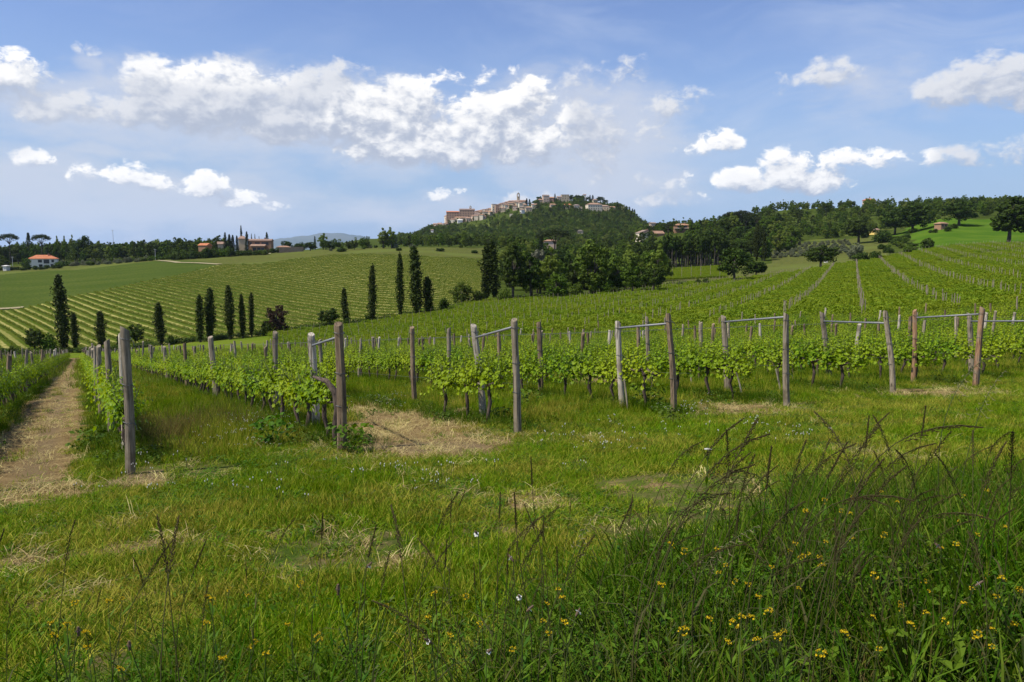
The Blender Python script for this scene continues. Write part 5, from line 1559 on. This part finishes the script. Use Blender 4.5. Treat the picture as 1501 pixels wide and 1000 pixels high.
def weed(n, rad, h, size, mat='weed_leaf', asp=.5):
    mb = MB()
    an = rng.uniform(0, 2 * PI, n); rr = rad * np.sqrt(rng.uniform(0, 1, n))
    z = h * rng.uniform(.15, 1, n)
    C = np.stack([np.cos(an) * rr, np.sin(an) * rr, z], 1)
    nb = np.stack([np.cos(an) * .3, np.sin(an) * .3, np.ones(n)], 1); nb /= np.linalg.norm(nb, axis=1)[:, None]
    mb.leaves(C, size, nb, .6, asp)
    for i in range(0, n, 4): mb.tube([(0, 0, -.02), C[i] * (.5, .5, .6), C[i]], .003, 3, 1)
    return mb.build('weed', [mat, 'green_stem'])
GP = protos('meadow_tuft', [blades(46, .16, .17, .0065, .55, 'grass_blade') for _ in range(4)] + [blades(34, .16, .26, .006, .5, 'grass_blade') for _ in range(2)]
            + [blades(46, .15, .13, .007, .8, 'grass_blade') for _ in range(2)] + [weed(40, .14, .12, .022)])
TPG = protos('tall_tuft', [blades(34, .17, .46, .0085, .5, 'tall_grass_blade', .7) for _ in range(4)] + [blades(26, .15, .62, .0095, .55, 'tall_grass_blade', .8, .15) for _ in range(3)]
             + [weed(60, .17, .38, .021, 'weed_leaf', .45) for _ in range(2)] + [blades(10, .14, .7, .011, .6, 'tall_grass_blade', .8, .25), weed(90, .17, .42, .014, 'weed_leaf', .4), weed(80, .17, .30, .018, 'weed_leaf', .6), blades(14, .16, .6, .004, .35, 'reddish_grass_blade', .6, .05), weed(26, .15, .34, .045, 'weed_leaf', .35)])
SP = protos('straw_tuft', [blades(40, .2, .12, .006, 1.7, 'straw_blade', .2, .55) for _ in range(4)])
RP = protos('reddish_tuft', [blades(26, .2, .40, .006, .6, 'reddish_grass_blade', .7) for _ in range(2)])
FP = protos('far_tuft', [blades(40, .45, .30, .022, .5, 'far_grass_blade') for _ in range(4)] + [blades(30, .45, .42, .02, .5, 'grass_blade') for _ in range(2)])
def wedge(n, Y0, Y1, smax=.82):
    Y = np.sqrt(rng.uniform(Y0**2, Y1**2, n)); X = Y * rng.uniform(-smax, smax, n)
    return X, Y
def tallness(X, Y):
    s = X / np.maximum(Y, .5)
    edge = 4.0 + np.clip((s - .02) * 9.0, 0, 3.4) + .35 * np.sin(X * 3.1) + .3 * np.sin(X * 7.7 + 1)
    return np.clip((edge - Y) / 1.3, 0, 1)
# short meadow grass
Xs, Ys = [], []
for n, a, b in ((5200, 2.2, 6), (11000, 6, 12), (17000, 12, 22), (14000, 22, 34)):
    X, Y = wedge(n, a, b)
    Xs.append(X); Ys.append(Y)
X = np.concatenate(Xs); Y = np.concatenate(Ys)
thin = np.clip(noise2(X, Y, 2.3, 21) * 1.5 + noise2(X, Y, .55, 22) * 1.2 - .25, 0, .6) * (Y < 12.5)
bare = np.maximum(np.maximum(np.maximum(thin, ell(STRAW, X, Y) * .95), ell(SOIL, X, Y)), pathmask(X, Y))
keep = (rng.uniform(0, 1, len(X)) > np.clip(bare * 1.7 - .1, 0, 1) * np.where(Y > 9.5, .96, .9)) & (tallness(X, Y) < .97)
X, Y, bare = X[keep], Y[keep], bare[keep]
lush = noise2(X, Y, 1.1, 3)
inrow = (tof(X, Y) > 11.4) * np.clip((np.abs(qof(X, Y) - .5) > 1.2), 0, 1)
hs = (.34 + .34 * np.clip(lush + .2, 0, 1) + .75 * inrow * np.clip((tof(X, Y) - 11.4) / 3, 0, 1)) * (1 - .5 * bare)
pk = np.where(rng.uniform(0, 1, len(X)) < .10 + .22 * (noise2(X, Y, .8, 9) > .25), 8, rng.integers(0, 8, len(X)))
scatter('meadow_grass', GP, X, Y, H(X, Y), rng.uniform(0, 6.28, len(X)), np.stack([np.ones(len(X)), np.ones(len(X)), hs * rng.uniform(.55, 1.45, len(X))], 1), pk, .2)
# tall roadside grass
X, Y = wedge(7000, 1.7, 7.6, .85)
tl = tallness(X, Y) * (.78 + .5 * noise2(X, Y, 1.6, 31))
keep = (rng.uniform(0, 1, len(X)) < tl**1.3 * 1.05) & (Y > 1.9)
X, Y = X[keep], Y[keep]
sc_ = (.50 + .40 * np.clip((X / Y) + .35, 0, 1)) * rng.uniform(.75, 1.2, len(X)) * np.clip(Y / 2.6, .55, 1) * (.55 + .5 * np.clip(tallness(X, Y) * 1.2, 0, 1))
scatter('tall_grass', TPG, X, Y, H(X, Y), rng.uniform(0, 6.28, len(X)), np.stack([np.ones(len(X)), np.ones(len(X)), sc_], 1), None, .15)
# cut straw
X, Y = wedge(60000, 5, 70)
m_ = np.maximum(np.maximum(ell(STRAW, X, Y), pathmask(X, Y) * .36), np.clip(.16 + .25 * noise2(X, Y, 2.3, 21), 0, .3) * (Y < 13))
keep = rng.uniform(0, 1, len(X)) < m_ * 1.2 - .12
X, Y = X[keep], Y[keep]
scatter('cut_straw', SP, X, Y, H(X, Y), rng.uniform(0, 6.28, len(X)), np.stack([np.ones(len(X)), np.ones(len(X)), rng.uniform(.5, 1.2, len(X))], 1), None, .2)
# reddish standing grass between the first two rows
c = drop(255, 640); X = c[0] + rng.normal(size=210) * 1.0; Y = c[1] + 1.6 + rng.normal(size=210) * 2.2
q_ = qof(X, Y); keep = (q_ > .8) & (q_ < 3.2); X, Y = X[keep], Y[keep]
scatter('reddish_grass', RP, X, Y, H(X, Y), rng.uniform(0, 6.28, len(X)), rng.uniform(.7, 1.2, len(X)), None, .1)
q_l, t_l = [], []
for k_, q in ROWQ.items():
    if k_ > 12 or k_ < -4: continue
    n = 520
    t_l.append(rng.uniform(T0 + .2, 48, n)); q_l.append(q + rng.normal(size=n) * .22)
t_l = np.concatenate(t_l); q_l = np.concatenate(q_l)
X = RN[0] * q_l + RD[0] * t_l; Y = RN[1] * q_l + RD[1] * t_l
ok = (Y > 6) & (np.abs(X / Y) < .8); X, Y = X[ok], Y[ok]
scatter('grass_under_vines', protos('row_tuft', [blades(44, .24, .42, .008, .5, 'tall_grass_blade') for _ in range(3)] + [weed(50, .22, .3, .035, 'green_leaf', .6)]), X, Y, H(X, Y), rng.uniform(0, 6.28, len(X)), rng.uniform(.4, .9, len(X)), None, .12)
# grass farther down the vineyard
X, Y = wedge(26000, 33, 130, .8)
S = X / Y
keep = (Y < VEND(S) * 1.15) & (rng.uniform(0, 1, len(X)) > pathmask(X, Y))
X, Y = X[keep], Y[keep]
scatter('vineyard_grass', FP, X, Y, H(X, Y), rng.uniform(0, 6.28, len(X)), rng.uniform(.7, 1.2, len(X)), None, .1)
# rank grass and herbs along the brook
X, Y = wedge(42000, 150, 300, .75)
S = X / Y; bY = BROOK(S)
keep = (np.abs(Y - bY - 1) < 3.5 + 2 * noise2(X, Y, .2, 5)) & (S < .22)
X, Y = X[keep], Y[keep]
scatter('brook_verge_plants', protos('verge_tuft', [weed(60, .8, 1.1, .16, 'dark_leaf', .6), weed(60, .8, .9, .16, 'green_leaf', .6)]), X, Y, H(X, Y), rng.uniform(0, 6.28, len(X)), rng.uniform(.5, 1.3, len(X)))
# clover and daisies dotted in the meadow
CL = MB()
for i in range(5):
    a = rng.uniform(-.12, .12, 2); z = rng.uniform(.12, .22)
    CL.tube([(a[0], a[1], 0), (a[0], a[1], z)], .002, 3, 1)
    CL.tube([(a[0], a[1], z - .008), (a[0], a[1], z), (a[0], a[1], z + .01)], [.003, .006, .003], 6, 0)
CP = protos('clover_tuft', [CL.build('clover', ['white_petal', 'green_stem'])])
xs, ys = [], []
for px, py, rx, ry, n in [(400, 620, 45, 22, 60), (350, 640, 50, 20, 24), (560, 590, 60, 14, 20), (820, 560, 70, 14, 26), (1010, 600, 60, 14, 14), (870, 650, 80, 20, 14), (620, 700, 150, 30, 14), (300, 720, 120, 40, 12), (1100, 640, 120, 20, 14)]:
    for _ in range(n):
        p = drop(px + rng.normal() * rx * .6, py + rng.normal() * ry * .6); xs.append(p[0]); ys.append(p[1])
xs, ys = np.array(xs), np.array(ys)
scatter('white_clover', CP, xs, ys, H(xs, ys), rng.uniform(0, 6.28, len(xs)), rng.uniform(.7, 1.1, len(xs)))

# ------------------------------------------------------------------ tall seeding grasses and flowers of the verge
def stem_curve(h, lean, nod, n=9):
    t = np.linspace(0, 1, n)
    u = np.clip((t - .5) / .5, 0, 1)
    ang = lean * 1.5 * t + nod * 1.25 * u**1.7          # angle from the vertical along the stem
    ang = ang + .10 * np.sin(t * 9 + lean * 30)
    dx = np.sin(ang); dz = np.cos(ang)
    x = np.concatenate([[0], np.cumsum((dx[1:] + dx[:-1]) / 2)]) / (n - 1) * h
    z = np.concatenate([[0], np.cumsum((dz[1:] + dz[:-1]) / 2)]) / (n - 1) * h
    return np.stack([x, .05 * h * np.sin(t * 3.3) * lean * 3, z], 1)
def stalk(kind):
    h = 1.0
    lean, nod = {'spike': (.10, .06), 'panicle': (.20, .62), 'tuft': (.18, .38), 'oat': (.2, .9)}[kind]
    lean *= rng.uniform(.3, 2.2); nod *= rng.uniform(.4, 1.5)
    P_ = stem_curve(h, lean, nod, 17)
    sb = MB(); sb.tube(P_, np.linspace(.0026, .0012, len(P_)), 5)
    for f in (.18, .38):                                 # leaf blades on the stem
        i = int(f * 16); p = P_[i]; a = rng.uniform(0, 6.28); L_ = rng.uniform(.18, .32)
        d = np.array([math.cos(a), math.sin(a), 0]); sd = np.array([-d[1], d[0], 0]) * .0045
        v = []
        for t in (0, .35, .7, 1):
            c = p + d * L_ * t * .75 + np.array([0, 0, L_ * (t * .8 - t * t * .75)]); v += [c - sd * (1 - t * .95), c + sd * (1 - t * .95)]
        sb.add(v, [(0, 1, 3, 2), (2, 3, 5, 4), (4, 5, 7, 6)])
    hb = MB(); C, D = [], []
    f0 = {'spike': .87, 'panicle': .78, 'tuft': .82, 'oat': .74}[kind]
    n = {'spike': 64, 'panicle': 95, 'tuft': 74, 'oat': 24}[kind]
    for i in range(n):
        f = f0 + (1 - f0) * (i / n)
        x = f * 16; j = min(int(x), 15); p = P_[j] + (P_[j + 1] - P_[j]) * (x - j)
        t = P_[min(j + 1, 16)] - P_[j]; t /= np.linalg.norm(t)
        a = i * 2.4; o = np.array([math.cos(a), math.sin(a), 0]); o -= t * o.dot(t)
        side = {'spike': .0036, 'panicle': .019, 'tuft': .010, 'oat': .045}[kind] * rng.uniform(.15, 1) * (1.15 - (i / n))
        c = p + o * side + (np.array([0, 0, -.6 * side]) if kind in ('panicle', 'oat') else t * side * .5)
        C.append(c); D.append(t * .9 + o * .5 + rng.normal(size=3) * .15 + (np.array([0, 0, -.8]) if kind == 'oat' else 0))
        if side > .015: hb.tube([p, c], .0007, 3)
    for c, d in zip(C, D):
        d = d / np.linalg.norm(d); L_ = {'spike': .008, 'panicle': .008, 'tuft': .008, 'oat': .017}[kind] * rng.uniform(.7, 1.3); w = .0019
        s1 = np.cross(d, [0.3, 0.5, .8]); s1 /= np.linalg.norm(s1); s2 = np.cross(d, s1)
        hb.add([c - d * L_ * .5, c + s1 * w, c + s2 * w, c - s1 * w, c - s2 * w, c + d * L_], [(0, 2, 1), (0, 3, 2), (0, 4, 3), (0, 1, 4), (5, 1, 2), (5, 2, 3), (5, 3, 4), (5, 4, 1)])
    return sb.build('stem', 'dry_stem' if kind != 'oat' else 'green_stem', True), hb.build('seed_head', 'pale_seed_head' if kind == 'oat' else 'seed_head'), P_[-1]
STALKS = {kd: [stalk(kd) for _ in range(7)] for kd in ('spike', 'panicle', 'tuft', 'oat')}
SL = {'spike': 'dark upright grass spike', 'panicle': 'brown nodding grass panicle', 'tuft': 'dark loose grass head bending over', 'oat': 'pale drooping oat-like grass head'}
def put_stalk(kd, tx, ty, Y, rz=None, where='', group=None, label=None):
    i = int(rng.integers(0, 7)); sm, hm, tip = STALKS[kd][i]
    rz = rng.uniform(-.6, .6) if rz is None else rz
    top = pt(tx, ty, Y)
    z = Hf(top[0], Y); h = max(.25, (top[2] - z) / max(tip[2], P_min))
    dx = tip[0] * h
    x, y = top[0] - dx * math.cos(rz), Y - dx * math.sin(rz)
    z = Hf(x, y)
    r = empty('grass_stalk', (x, y, z - .02), rz, h)
    link('stem', sm, r); link('seed_head', hm, r)
    tag(r, label or SL[kd] + where, 'grass stalk', group or 'seeding grass stalks' + where)
P_min = .3
LR = ' in the tall grass at the lower right'; LL = ' in front of the meadow at the lower left'; MID = ' in the tall grass at the lower centre'
for kd, x, y, Y, rz, lb in [('spike', 778, 665, 3.6, 2.9, 'tallest black grass spike in the lower centre, leaning left'), ('tuft', 1090, 592, 3.4, .1, 'dark bending seed head before the brown leaning end post'),
                            ('spike', 1357, 588, 3.7, .4, 'upright black spike below the orange-brown end post'), ('panicle', 1290, 598, 3.1, .1, 'large nodding seed head below the twisted grey end post'),
                            ('spike', 768, 738, 3.3, 2.8, 'black spike left of the tallest centre one'), ('spike', 733, 716, 3.4, 1.4, 'thin dark spike left of the tallest centre one'),
                            ('spike', 473, 744, 3.3, .3, 'lone dark spike in the meadow below the dark brown end post'), ('panicle', 545, 890, 2.3, 3.0, 'big drooping brown panicle at the bottom centre left'),
                            ('panicle', 1105, 655, 2.9, .2, 'arched brown panicle left of the lower right tall grass'), ('panicle', 1180, 712, 2.6, .1, 'long arched panicle hanging over the yellow flowers'),
                            ('tuft', 1475, 632, 2.7, .3, 'thick dark seed head near the right picture edge'), ('panicle', 1440, 588, 3.2, .1, 'thin reddish panicle under the orange-brown post'),
                            ('oat', 1115, 745, 2.8, .2, 'pale ripe grass head in the right centre'), ('oat', 892, 730, 3.3, .3, 'small pale grass head in the centre'), ('oat', 1455, 520, 5.2, .3, 'pale oat heads right of the orange-brown post'), ('oat', 1475, 540, 5.0, .2, 'lower pale oat heads at the right edge')]:
    put_stalk(kd, x, y, Y, rz, '', 'conspicuous grass stalks of the verge', lb)
for i in range(110):
    x = 985 + 560 * rng.uniform(0, 1)**.8; y = 590 + 210 * rng.uniform(0, 1)**.8 + max(0, 1100 - x) * .25
    put_stalk(['panicle', 'tuft', 'spike', 'tuft', 'panicle', 'panicle'][i % 6], x, y, rng.uniform(2.5, 4.6), rng.choice([rng.uniform(-.9, .9), rng.uniform(-3, 3)]), LR)
for i in range(34):
    put_stalk(['spike', 'tuft', 'spike', 'panicle'][i % 4], rng.uniform(640, 985), rng.uniform(705, 850), rng.uniform(2.7, 4.2), rng.uniform(-.8, 3.6), MID)
for i in range(26):
    put_stalk(['spike', 'tuft', 'tuft'][i % 3], rng.uniform(-10, 640), rng.uniform(745, 900), rng.uniform(2.6, 4.0), rng.uniform(-.8, 3.6), LL)

# yellow vetchling, campions, yarrow
def flower(kind):
    sb = MB(); fb = MB()
    h = 1.0
    P_ = stem_curve(h, rng.uniform(.05, .3), 0, 6)
    sb.tube(P_, np.linspace(.006, .0035, 6), 5)
    for i in range(9):
        f = rng.uniform(.15, .9) * 5; j = int(f); p = P_[j] + (P_[min(j + 1, 5)] - P_[j]) * (f - j); a = rng.uniform(0, 6.28); L_ = rng.uniform(.08, .15)
        d = np.array([math.cos(a), math.sin(a), .5]); sd = np.array([-math.sin(a), math.cos(a), 0]) * L_ * .13
        sb.add([p, p + d * L_ * .5 - sd, p + d * L_, p + d * L_ * .5 + sd], [(0, 1, 2, 3)], 1)
    top = P_[-1]
    if kind == 'vetch':
        for i in range(9):
            a = i * 2.4; o = np.array([math.cos(a), math.sin(a), rng.uniform(-.8, 1.0)]); c = top + o * .055
            d = o / np.linalg.norm(o); s1 = np.cross(d, [.1, .2, 1]); s1 /= np.linalg.norm(s1); u2 = np.cross(s1, d); L_ = .05
            sb.tube([top, c], .002, 3)
            fb.add([c, c + d * L_ * .5 + s1 * L_ * .55 + u2 * .02, c + u2 * L_ * .95 + d * L_ * .3, c + d * L_ * .5 - s1 * L_ * .55 + u2 * .02, c + d * L_ * .8], [(0, 1, 2), (0, 2, 3), (0, 1, 4), (0, 4, 3)])
    elif kind == 'campion':
        d = np.array([rng.uniform(.5, .9), 0, .35]); d /= np.linalg.norm(d)
        sb.tube([top, top + d * .02, top + d * .05, top + d * .07], [.006, .010, .009, .006], 7, 2)
        c = top + d * .07; s1 = np.cross(d, [0, 0, 1]); s1 /= np.linalg.norm(s1); u2 = np.cross(s1, d)
        for k_ in range(5):
            a = k_ * 2 * PI / 5; o = s1 * math.cos(a) + u2 * math.sin(a); w = s1 * -math.sin(a) + u2 * math.cos(a)
            fb.add([c, c + o * .04 + w * .022 + d * .012, c + o * .055 + d * .004, c + o * .04 - w * .022 + d * .012], [(0, 1, 2), (0, 2, 3)])
    elif kind == 'yarrow':
        for i in range(42):
            a = i * 2.4; rr = .075 * math.sqrt(i / 42); c = top + np.array([math.cos(a) * rr, math.sin(a) * rr, .03 - rr * .25])
            fb.tube([c - (0, 0, .006), c, c + (0, 0, .004)], [.005, .011, .006], 5)
            if i % 5 == 0: sb.tube([top - (0, 0, .05), c - (0, 0, .006)], .0025, 3)
    else:
        for i in range(60):
            u_ = unit(1)[0]; c = top + u_ * .03
            fb.add([c, c + u_ * .045 + rng.normal(size=3) * .006, c + rng.normal(size=3) * .008], [(0, 1, 2)])
        sb.tube([top - (0, 0, .03), top, top + (0, 0, .02)], [.008, .015, .01], 7, 2)
    pm = {'vetch': 'yellow_petal', 'campion': 'white_petal', 'yarrow': 'white_petal', 'thistle': 'purple_petal'}[kind]
    return sb.build('stem', ['green_stem', 'weed_leaf', 'calyx'], False), fb.build('blossom', pm), top
FL = {kd: [flower(kd) for _ in range(3)] for kd in ('vetch', 'campion', 'yarrow', 'thistle')}
FN_ = {'vetch': ('yellow_vetchling', 'flower'), 'campion': ('white_campion', 'flower'), 'yarrow': ('yarrow', 'flower'), 'thistle': ('thistle', 'thistle')}
def put_flower(kd, px, py, Y, label, group=None):
    sm, bm_, tip = FL[kd][int(rng.integers(0, 3))]
    rz = rng.uniform(0, 6.28); top = pt(px, py, Y); h = max(.16, top[2] - Hf(top[0], Y))
    r = empty(FN_[kd][0], (top[0], Y, top[2] - h), rz, (.38, .38, h) if kd == 'vetch' else (.42, .42, h))
    if kd == 'vetch': r.scale = (.36, .36, h)
    # blossom keeps its own proportions whatever the stem length
    link('stem', sm, r)
    b = link('blossom', bm_, r)
    f_ = (.42 if kd == 'vetch' else .30 if kd == 'thistle' else .48) * rng.uniform(.8, 1.25); x_ = (.36 if kd == 'vetch' else .42); b.scale = (f_, f_, f_ * x_ / h); b.location = (tip[0] * (1 - f_), tip[1] * (1 - f_), tip[2] * (1 - f_ * x_ / h))
    tag(r, label, FN_[kd][1], group)
for i in range(76):
    x = 985 + 520 * rng.uniform(0, 1); y = 705 + 235 * rng.uniform(0, 1)**.75
    Yv = np.interp(y, [690, 780, 850, 930], [4.6, 3.7, 3.0, 2.4]) * rng.uniform(.9, 1.08)
    put_flower('vetch', x, y, Yv, 'small yellow vetchling blossom' + LR, 'yellow vetchlings at the lower right')
for i in range(34):
    x = 60 + 900 * rng.uniform(0, 1); y = 855 + 110 * rng.uniform(0, 1)
    Yv = np.interp(y, [850, 930, 970], [3.3, 2.7, 2.4]) * rng.uniform(.92, 1.06)
    put_flower('vetch', x, y, Yv, 'small yellow vetchling blossom in the grass along the bottom edge left of the tall grass', 'yellow vetchlings along the bottom edge')
for x, y, Y, lb in [(705, 781, 3.3, 'topmost white campion flower in the lower centre'), (763, 824, 3.1, 'cream campion flower below the topmost white one'), (765, 872, 2.8, 'white campion with a reddish calyx among the grass'), (757, 895, 2.7, 'pale campion bud with brown calyx'),
                    (822, 908, 2.6, 'campion with long reddish calyx in the lower centre right'), (647, 937, 2.5, 'small white campion near the bottom edge'), (525, 829, 3.1, 'single cream campion flower on a tall stem at the lower left centre'), (704, 948, 2.4, 'orange-brown campion bud at the bottom'), (1388, 806, 2.9, 'white flower among the yellow ones at the right'), (1398, 853, 2.7, 'pale lilac flower among the yellow ones at the right')]:
    put_flower('campion', x, y, Y, lb)
put_flower('yarrow', 1040, 659, 3.4, 'flat white yarrow head above the lower right grass')
for x, y, lb in [(532, 853, 'purple-grey thistle head at the lower left centre'), (222, 925, 'fluffy purple-grey thistle head at the lower left'), (75, 925, 'pale purple fuzzy thistle head at the left bottom')]:
    put_flower('thistle', x, y, 2.6, lb)
# broad-leaved weeds at the foot of posts
WB = [weed(90, .32, .42, .05, 'weed_leaf', .7), weed(80, .28, .3, .045, 'green_leaf', .7)]
for px, py, lb in [(985, 618, 'leafy weed at the foot of the leaning brown end post'), (950, 600, 'leafy weed between the brown end post and the pale post'), (512, 665, 'leafy weed at the foot of the dark brown end post'), (400, 655, 'fresh green weed patch in the meadow left of the dark brown post'),
                   (732, 618, 'leafy weed between the two middle posts'), (128, 660, 'bluish-green weed at the edge of the path'), (770, 600, 'weed behind the middle end post'), (1030, 560, 'weed behind the brown end post, near a cane')]:
    o = link('weed', WB[int(rng.integers(0, 2))], None, drop(px, py), rng.uniform(0, 6.28), rng.uniform(.8, 1.3)); tag(o, lb, 'weed')
# gnarled vine stump beside the dark brown end post
b = drop(494, 655); mb = MB()
mb.tube([b - (0, 0, .1), b + (-.02, 0, .3), b + (.03, 0, .6), b + (-.02, .05, .85), b + (-.16, .12, 1.0), b + (-.4, .25, 1.05)], [.06, .05, .055, .05, .04, .02], 9, jit=.2)
tag(link('vine_stump', mb.build('vine_stump', 'vine_bark', True)), 'gnarled bare vine trunk against the dark brown end post', 'vine trunk')

# ------------------------------------------------------------------ air
hz = MB(); hz.box(-30000, 30000, -250, 26000, -260, 640)
me = bpy.data.meshes.new('haze'); 
m, k = material('air')
pv = k.n('ShaderNodeVolumePrincipled'); pv.inputs['Color'].default_value = (.70, .84, 1.0, 1); pv.inputs['Density'].default_value = 3.0e-5; pv.inputs['Anisotropy'].default_value = .2
o_ = k.n('ShaderNodeOutputMaterial'); m.node_tree.links.new(pv.outputs[0], o_.inputs['Volume'])
tag(link('haze', hz.build('haze', 'air')), kind='stuff')
